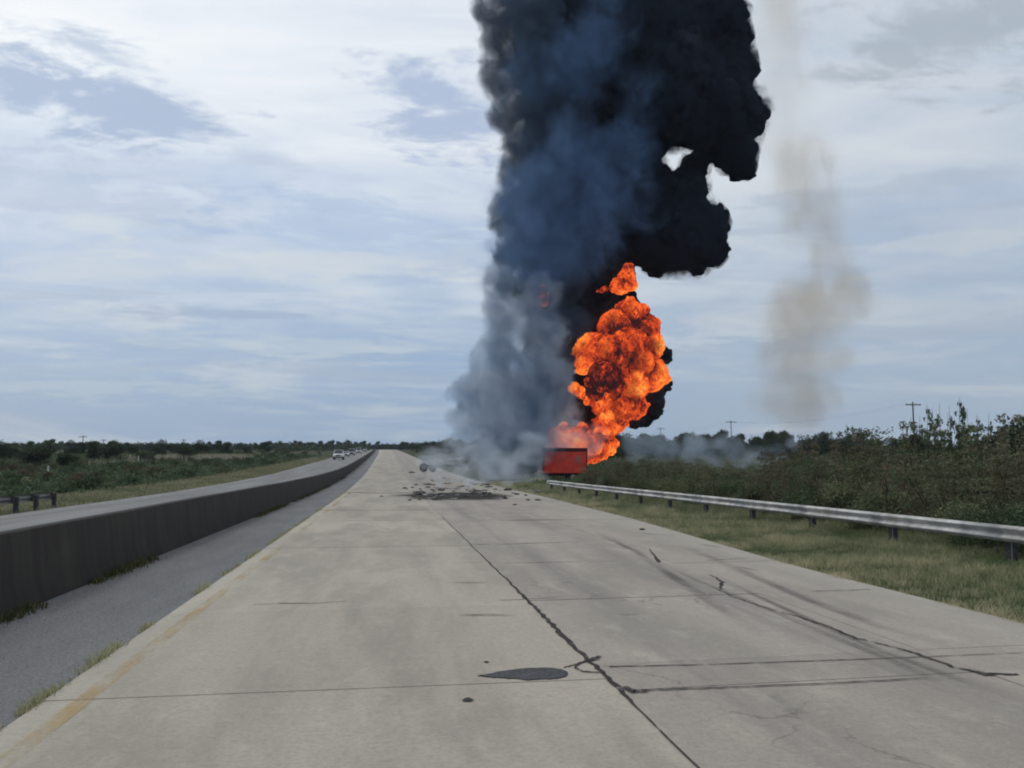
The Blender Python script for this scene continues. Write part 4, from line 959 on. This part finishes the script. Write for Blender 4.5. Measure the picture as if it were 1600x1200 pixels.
def billow(name, balls, voxel, amp=(.0, .0), freq=(1, 2), lobes=None):
    """one closed skin round all the balls, then rounded cauliflower bumps pushed out of it; lobes = (centre, radius, heat) of the big
    rolls of a flame, from which every point gets its own heat"""
    co, fa = [], []; n = 0
    for (c, r) in balls:
        v, f = ico(3 if r > voxel * 8 else 2 if r > voxel * 4 else 1); co.append(v * r + np.array(c[:])); fa.append(f + n); n += len(v)
    tmp = bpy.data.objects.new('tmp', mesh_np('tmp', np.concatenate(co), np.concatenate(fa))); COL.objects.link(tmp)
    md = tmp.modifiers.new('r', 'REMESH'); md.mode = 'VOXEL'; md.voxel_size = voxel
    dg = bpy.context.evaluated_depsgraph_get(); me = bpy.data.meshes.new_from_object(tmp.evaluated_get(dg)); me.name = name
    bpy.data.objects.remove(tmp, do_unlink=True)
    nv = len(me.vertices); c = np.empty(nv * 3, dtype=np.float32); me.vertices.foreach_get('co', c); c = c.reshape(-1, 3)
    nn = np.empty(nv * 3, dtype=np.float32); me.vertices.foreach_get('normal', nn); nn = nn.reshape(-1, 3)
    ht = np.zeros(nv)
    if amp[0]:
        d = np.zeros(nv)
        for i in range(nv):
            p = Vector(c[i]); w = mn.noise_vector(p * freq[0] * .8) * .35 / freq[0]
            f1 = mn.voronoi((p + w) * freq[0])[0]; f2 = mn.voronoi((p + w) * freq[1])[0]
            a = min(1.0, (f1[1] - f1[0]) * 1.3); b = min(1.0, (f2[1] - f2[0]) * 1.3)
            d[i] = amp[0] * (a ** .5 - .5) + amp[1] * (b ** .5 - .5); ht[i] = .5 * a ** .5 + .5 * b ** .5
        if lobes:
            C = np.array([l[0][:] for l in lobes]); r_ = np.array([l[1] for l in lobes]); hh = np.array([l[2] for l in lobes])
            q = np.linalg.norm(c[:, None, :] - C[None], axis=2) / r_[None]; k = np.exp(-7 * (q - q.min(1)[:, None])); base = (k * hh[None]).sum(1) / k.sum(1)
            # swelling rolls burn bright, the folds between them are sooty
            e = np.empty(len(me.edges) * 2, dtype=np.int32); me.edges.foreach_get('vertices', e); e = e.reshape(-1, 2)
            deg = np.bincount(e.ravel(), minlength=nv)[:, None].clip(1); sm = c.astype(float).copy(); cvx = np.zeros(nv)
            for it in range(160):
                a = np.zeros_like(sm); np.add.at(a, e[:, 0], sm[e[:, 1]]); np.add.at(a, e[:, 1], sm[e[:, 0]]); sm = a / deg
                if it in (12, 159):
                    v = ((c - sm) * nn).sum(1); cvx += np.clip((v - np.median(v)) / (v.std() + 1e-6), -1.8, 1.6) * (.34 if it == 12 else .66)
            ht = .275 + .125 * cvx + .50 * (base - .62) + .08 * (ht - .5)
        c = c + nn * d[:, None]; me.vertices.foreach_set('co', c.astype(np.float32).ravel())
    me.polygons.foreach_set('use_smooth', np.ones(len(me.polygons), dtype=bool)); me.update()
    if lobes: attr(me, 'burn', ht)
    me.materials.clear(); return me

def smoke_skin_mat():
    m, t, out = mat('dense_black_smoke'); p = wpos(t)
    n = t.noise(p, .20, 6, .62, .5); f = t.noise(p, 1.6, 5, .65)
    c = t.mix(t.ss(n, .38, .64), (.010, .014, .024), (.040, .047, .068))
    c = t.mix(t.m('MULTIPLY', t.ss(f, .45, .75), .35), c, (.054, .060, .078))
    b = t.add('ShaderNodeBsdfDiffuse'); t.l.new(c, b.inputs[0]); b.inputs[1].default_value = 1.0
    bn = t.add('ShaderNodeBump'); bn.inputs['Strength'].default_value = .6; bn.inputs['Distance'].default_value = .5
    t.l.new(t.noise(p, 1.0, 6, .6), bn.inputs['Height']); t.l.new(bn.outputs[0], b.inputs['Normal'])
    t.l.new(b.outputs[0], out.inputs['Surface']); return m
def smoke_volume(name, mname, lobes, Y0, color, density, erode=(1.1, .3), edge=(.25, .75), color2=None, scale=.25, detail=5, stretch=(1, 1, .85), aniso=.0, skin=0.0, step=1.0, parent=None, label=None, kind=None, grow=1.0, noise2=.9, glow=None):
    """smoke with depth: soot thickest inside each roll, torn at its edges by billowing noise"""
    bl = puffs(lobes, Y0, (0, 0), grow=1.12 * grow); big = max(r for _, r in bl)
    me = billow(name, bl, max(.5, big * .12))
    m, t, out = mat(mname); p = wpos(t); acc = None
    for (c, r) in bl:
        dn = t.add('ShaderNodeVectorMath', operation='DISTANCE'); t.l.new(p, dn.inputs[0]); dn.inputs[1].default_value = c
        f = t.ss(dn.outputs['Value'], r * .98, r * .25); acc = f if acc is None else t.m('ADD', acc, f)
    acc = t.m('MINIMUM', acc, 1.3)
    n = t.noise(t.vscale(p, stretch), scale, detail, .62, .6)
    d = t.m('ADD', acc, t.m('MULTIPLY', t.m('SUBTRACT', n, .5), erode[0] * 3)); d = t.m('SUBTRACT', d, erode[1])
    d = t.m('MULTIPLY', t.ss(d, edge[0], edge[1]), t.ss(acc, .0, .12))
    d = t.m('MULTIPLY', d, density)
    if noise2 != 1: d = t.m('MULTIPLY', d, t.ss(n, .25, .65, 1 - noise2, 1.0))
    v = t.add('ShaderNodeVolumePrincipled'); v.inputs['Color'].default_value = (*color, 1); t.l.new(d, v.inputs['Density']); v.inputs['Anisotropy'].default_value = aniso
    if color2:
        n2 = t.noise(t.vscale(p, stretch, (17, 5, 9)), scale * .6, 3, .55, .3); t.l.new(t.mix(t.ss(n2, .40, .62), color, color2), v.inputs['Color'])
    t.l.new(v.outputs[0], out.inputs['Volume'])
    if skin:
        tr = t.add('ShaderNodeBsdfTransparent'); df = t.add('ShaderNodeBsdfDiffuse'); df.inputs[0].default_value = (*color, 1)
        mx = t.add('ShaderNodeMixShader'); t.l.new(t.m('MULTIPLY', t.ss(n, .55, .75), skin), mx.inputs[0]); t.l.new(tr.outputs[0], mx.inputs[1]); t.l.new(df.outputs[0], mx.inputs[2]); t.l.new(mx.outputs[0], out.inputs['Surface'])
    m.cycles.volume_step_rate = step
    o = link(name, me, m, parent)
    if glow:
        v.inputs['Emission Color'].default_value = (*glow[0], 1); t.l.new(t.m('MULTIPLY', d, glow[1]), v.inputs['Emission Strength'])
    if label: tag(o, label, 'smoke', None, kind)
    return o
def flame_mat():
    m, t, out = mat('burning_fuel'); p = wpos(t)
    at = t.add('ShaderNodeAttribute', attribute_name='burn')
    fine = t.noise(t.vscale(p, (1, 1, .7)), 1.15, 8, .72, 2.6); mid = t.noise(p, .5, 3, .55, .5)
    h = t.m('ADD', at.outputs['Fac'], t.m('MULTIPLY', t.m('SUBTRACT', fine, .5), 1.30)); h = t.m('ADD', h, t.m('MULTIPLY', t.m('SUBTRACT', mid, .5), .35))
    c = t.ramp(h, [(.05, (.030, .008, .010)), (.18, (.20, .022, .012)), (.31, (.66, .066, .016)), (.45, (.96, .150, .026)), (.60, (1.0, .32, .050)), (.82, (1.0, .74, .25))])
    e = t.add('ShaderNodeEmission'); t.l.new(c, e.inputs[0]); e.inputs[1].default_value = 1.05
    t.l.new(e.outputs[0], out.inputs['Surface']); return m

M['black_smoke'] = smoke_skin_mat(); M['flame'] = flame_mat()
YF = 100.0
# 1 the dense black column
col_lobes = [(1070, 368, 66, 0), (1058, 315, 52, 1), (1105, 350, 38, 1), (1118, 392, 26, 0), (1030, 395, 40, 1), (1080, 290, 30, 2), (1000, 330, 60, 3), (1086, 258, 26, 3), (1066, 282, 24, 2), (1000, 270, 44, 3), (1022, 278, 30, 2), (960, 265, 40, 4), (1030, 200, 30, 0), (985, 392, 26, 3),
             (1128, 180, 72, 0), (1150, 243, 36, 0), (1160, 262, 26, 0), (1172, 180, 30, -1), (1140, 105, 48, 1), (1108, 40, 62, 2), (1150, 60, 32, 0), (1155, 20, 22, 0),
             (1080, 190, 50, -2), (1040, 140, 90, -3), (1000, 60, 100, 0), (920, 60, 100, 2), (875, 110, 72, 4), (850, 50, 55, 4), (905, 170, 90, 4),
             (990, 210, 66, 2), (872, 220, 58, 6), (892, 290, 70, 6), (940, 330, 76, 5), (862, 330, 46, 7), (885, 390, 52, 7), (940, 420, 60, 6), (915, 480, 44, 7), (905, 550, 32, 8), (905, 610, 30, 8), (935, 540, 44, 8),
             (1070, -60, 95, 3), (950, -70, 110, 4), (870, -60, 70, 6), (1010, -180, 120, 4), (1110, -150, 90, 4), (910, -180, 95, 6), (980, -290, 120, 6)]
fire_dark = [(1024, 600, 24, 5), (1020, 555, 26, 5), (1008, 640, 26, 5), (995, 655, 15, 3), (1018, 622, 22, 3), (1030, 575, 13, 3), (1000, 600, 34, 7), (960, 560, 50, 9), (940, 470, 34, 6), (975, 470, 24, 6), (920, 640, 26, 7), (950, 640, 26, 7)]
balls = puffs(col_lobes, YF, (13, 5), (.32, .22), 2.0, 3, .90) + puffs(fire_dark, YF, (10, 4), (.40, .22), 1.0, 5)
sc_me = billow('smoke_column', balls, .42, (.75, .32), (.55, 1.5))
sc_o = tag(link('smoke_column', sc_me, M['black_smoke']), 'towering column of dense black smoke billowing above the fire', 'smoke', None, 'thing')
# thin torn soot at the skin of the black rolls
smoke_volume('torn_soot', 'torn_black_soot', [l[:3] + (l[3] - 1,) for l in col_lobes[:27]] + fire_dark[:6], YF, (.040, .054, .085), 1.5, (1.0, .05), (.05, .5), scale=.50, detail=5, step=.7, parent=sc_o, grow=1.17)
# its soft dark outer rolls on the left and the blue haze in front of it
outer = [(805, 60, 56, 2), (790, 120, 46, 2), (800, 10, 60, 2), (772, 60, 30, 2), (768, 110, 28, 2), (765, 20, 34, 2), (810, 190, 46, 2), (785, 180, 30, 2), (822, 250, 54, 2), (800, 270, 32, 2), (812, 330, 58, 2), (785, 340, 32, 1), (825, 400, 56, 1), (795, 405, 36, 0), (845, 460, 54, 0), (800, 450, 36, 0),
         (850, 530, 46, 0), (865, 590, 44, 1), (860, 650, 40, 1), (800, -60, 60, 2), (860, 300, 60, -5), (880, 200, 60, -4), (840, 90, 62, -5), (845, 170, 56, -5), (840, 20, 60, -5), (850, 240, 56, -5), (850, 380, 56, -5), (885, 440, 44, -4), (890, 500, 40, -4), (886, 560, 34, -3), (884, 620, 34, -3), (876, 590, 40, 9), (880, 480, 46, 9), (884, 640, 28, 4), (892, 665, 22, 5)]
smoke_volume('dark_outer_smoke', 'dark_outer_smoke', outer, YF, (.10, .145, .22), .85, (1.0, .22), (.05, .55), scale=.36, step=1.0, parent=sc_o, grow=1.12)
haze_l = [(810, 300, 60, -8), (870, 290, 76, -9), (930, 320, 76, -9), (960, 270, 60, -9), (830, 350, 66, -8), (800, 390, 50, -7), (870, 380, 70, -9), (930, 390, 56, -9), (840, 430, 56, -8), (900, 230, 66, -9), (985, 235, 58, -8), (1000, 320, 50, -8), (1005, 150, 60, -8), (900, 110, 80, -8), (830, 120, 56, -6), (940, 40, 66, -8)]
smoke_volume('blue_outer_smoke', 'blue_outer_smoke', haze_l, YF, (.24, .40, .68), .13, (1.2, .18), (.0, 1.0), scale=.28, step=1.2, parent=sc_o, grow=1.15)

# 2 the fireball and the flames below it: (column, row, radius, metres behind, heat)
ball = [(985, 492, 26, -2, .62), (1005, 515, 27, -2, .55), (960, 510, 28, -3, .72), (928, 548, 31, -3, .92), (915, 570, 18, -4, .7), (982, 545, 36, -5, .55), (1018, 540, 22, -3, .95), (1016, 585, 30, -4, .95), (1032, 592, 14, -2, .7), (985, 600, 32, -5, .95), (972, 630, 32, -4, .60), (992, 638, 20, -3, .55),
        (942, 588, 27, -7, .14), (930, 612, 16, -6, .12), (958, 602, 16, -7, .2), (985, 476, 14, -2, .7), (1000, 565, 24, -6, .75), (962, 658, 20, -3, .60), (955, 545, 24, -5, .8), (968, 566, 18, -6, .85)]
low = [(945, 668, 22, -4, .75), (925, 690, 26, -3, .8), (945, 695, 20, -3, .85), (900, 695, 28, -3, .9), (880, 690, 22, -3, .9), (932, 706, 17, -2, .95), (958, 690, 10, -3, .7), (906, 708, 22, -2, .95), (868, 676, 10, -3, .8), (880, 668, 9, -3, .7), (912, 672, 12, -3, .8), (870, 705, 16, -3, .9)]
wisp = [(898, 606, 9, -5, .75), (909, 612, 10, -5, .8), (922, 622, 11, -5, .75), (936, 636, 12, -5, .7), (946, 652, 15, -5, .7)]
spurt = [(980, 434, 16, -3, .75), (983, 418, 9, -3, .5), (965, 446, 12, -3, .8), (945, 452, 7, -3, .6), (986, 446, 11, -3, .95), (972, 450, 12, -3, .8), (934, 455, 4, -3, .5)]
small = [(850, 462, 8, -7, .5), (851, 474, 7, -7, .5), (849, 450, 5, -7, .4)]
def flame(name, lobes, kids, voxel, amp, freq, seed, label):
    big = [(P(l[0], l[1], YF + l[3]), l[2] * (YF + l[3]) / F_PX, l[4]) for l in lobes]
    return tag(link(name, billow(name, puffs([l[:4] for l in lobes], YF, kids, (.36, .22), 1, seed), voxel, amp, freq, big), M['flame']), label, 'fire', None, 'thing')
flame('fireball', ball, (5, 2), .20, (.38, .22), (.50, 1.7), 11, 'large rolling orange fireball in front of the black smoke')
smoke_volume('flame_fringe', 'burning_gas', [l[:4] for l in ball], YF, (.5, .2, .1), .10, (1.1, .20), (.0, .8), scale=.7, detail=5, step=.7, parent=bpy.data.objects['fireball'], grow=1.10, glow=((1.0, .13, .02), 1.6))
smoke_volume('soot_streaks', 'soot_over_fire', [(l[0], l[1], l[2], l[3] - 2.2) for l in ball], YF, (.05, .05, .06), .75, (1.5, .75), (.0, .7), scale=.42, detail=6, step=.7, parent=bpy.data.objects['fireball'], grow=1.12)
flame('flames', low + wisp, (11, 4), .22, (.5, .3), (.75, 1.9), 12, 'pinkish low flames rising behind the red trailer')
flame('flame_tongue', spurt, (7, 3), .2, (.4, .25), (.7, 1.8), 14, 'small separate flame tongue above the fireball')
flame('flame_spot', small, (6, 2), .18, (.3, .2), (.8, 2), 15, 'tiny red flame showing through the smoke left of the fireball')

# 3 grey smoke rolling off the wreck on the road
YG = 88.0
grey_lobes = [(780, 440, 36, 2), (795, 490, 46, 0), (768, 475, 24, 2), (775, 540, 46, 1), (765, 600, 50, 0), (738, 625, 32, 1), (728, 600, 22, 2), (755, 565, 28, 1), (800, 600, 66, -1), (770, 660, 54, -2), (742, 675, 32, 0), (830, 660, 62, -3), (800, 712, 50, -4), (762, 715, 38, -4),
              (840, 590, 56, -1), (848, 520, 48, 1), (845, 460, 40, 2), (846, 640, 38, -2), (845, 700, 40, -3), (730, 650, 26, 0), (872, 585, 30, -1), (720, 690, 26, -1), (878, 625, 26, 3), (708, 612, 20, 1), (715, 655, 24, 0)]
smoke_volume('grey_smoke', 'rolling_grey_smoke', grey_lobes, YG, (.23, .32, .46), .50, (1.0, .18), (.05, .65), (.56, .64, .74), scale=.38, step=.9, skin=.03, label='bluish grey smoke rolling up from the wreck on the road', kind='thing', grow=1.1, noise2=.75)
# 4 whitish smoke lying on the road
ground_lobes = [(690, 735, 26, 0), (720, 742, 26, -3), (755, 745, 26, -6), (790, 748, 26, -8), (820, 750, 22, -8), (842, 750, 18, -6), (860, 752, 12, -8), (670, 720, 24, 6), (700, 708, 30, 6), (735, 718, 32, 2), (770, 726, 34, 0), (810, 728, 30, -2), (655, 740, 12, 4), (690, 757, 14, -14), (735, 759, 15, -16), (790, 760, 15, -16), (760, 700, 34, 2), (830, 700, 34, 0), (875, 690, 36, 13), (918, 690, 34, 13), (895, 650, 26, 13)]
smoke_volume('ground_smoke', 'whitish_ground_smoke', ground_lobes, 80, (.80, .87, .95), .32, (.9, .16), (.0, 1.0), scale=.42, step=1.0, stretch=(1, 1, 1.5), aniso=.1, label='whitish smoke lying low over the debris on the road', kind='stuff', grow=1.15)
# 5 thin blue smoke drifting over the thicket
drift_lobes = [(1000, 700, 28, 0), (1040, 700, 28, 0), (1080, 704, 28, 2), (1120, 708, 28, 4), (1160, 712, 26, 4), (1190, 714, 24, 5), (1215, 704, 20, 5), (1240, 693, 16, 6), (1020, 683, 22, 0), (985, 690, 20, 0), (1140, 692, 24, 6), (1085, 688, 22, 4)]
smoke_volume('drifting_smoke', 'thin_blue_smoke', drift_lobes, 128, (.68, .81, .96), .12, (.7, .08), (.0, 1.0), scale=.22, step=1.2, stretch=(1, .6, 1.4), label='thin blue smoke drifting over the thicket right of the fire', kind='stuff', grow=1.15)
# 6 tan plume standing far off to the right, faint brown smoke beside the column, grey shred above
tan_lobes = [(1255, 645, 40, 0), (1250, 600, 52, 0), (1245, 550, 60, 0), (1270, 500, 62, 0), (1300, 470, 58, 0), (1320, 440, 46, 0), (1235, 480, 52, 0), (1210, 570, 40, 0), (1300, 560, 36, 0), (1345, 470, 32, 0), (1200, 625, 36, 0), (1290, 620, 36, 0), (1290, 390, 46, 0), (1275, 330, 50, 0), (1255, 260, 54, 0)]
smoke_volume('tan_smoke_plume', 'thin_tan_smoke', tan_lobes, 240, (.60, .44, .20), .038, (.8, .02), (.0, 1.2), scale=.10, step=1.4, stretch=(1, 1, .5), skin=.01, label='thin tan smoke plume rising far off on the right', kind='thing', grow=1.25)
high_lobes = [(1210, 60, 60, 0), (1222, 140, 62, 0), (1228, 220, 56, 0), (1235, 300, 50, 0), (1215, -20, 70, 0), (1245, 360, 44, 0)]
smoke_volume('faint_smoke', 'faint_brown_smoke', high_lobes, 200, (.62, .48, .28), .022, (.6, .1), (.0, 1.1), scale=.09, step=1.6, stretch=(1, 1, .5), label='faint brownish smoke hanging right of the black column', kind='stuff', grow=1.15)
bm = bmesh.new(); add_box(bm, -1500, 1500, -60, 2400, -12, 160); m_, t_, o_ = mat('air'); v_ = t_.add('ShaderNodeVolumePrincipled')
v_.inputs['Color'].default_value = (.80, .88, 1.0, 1); v_.inputs['Density'].default_value = .00011; t_.l.new(v_.outputs[0], o_.inputs['Volume'])
tag(link('haze', bm_mesh(bm, 'haze'), m_), 'thin blue air between the camera and the far trees', None, None, 'stuff')
print('bushes', nb, 'objects', len(bpy.data.objects))
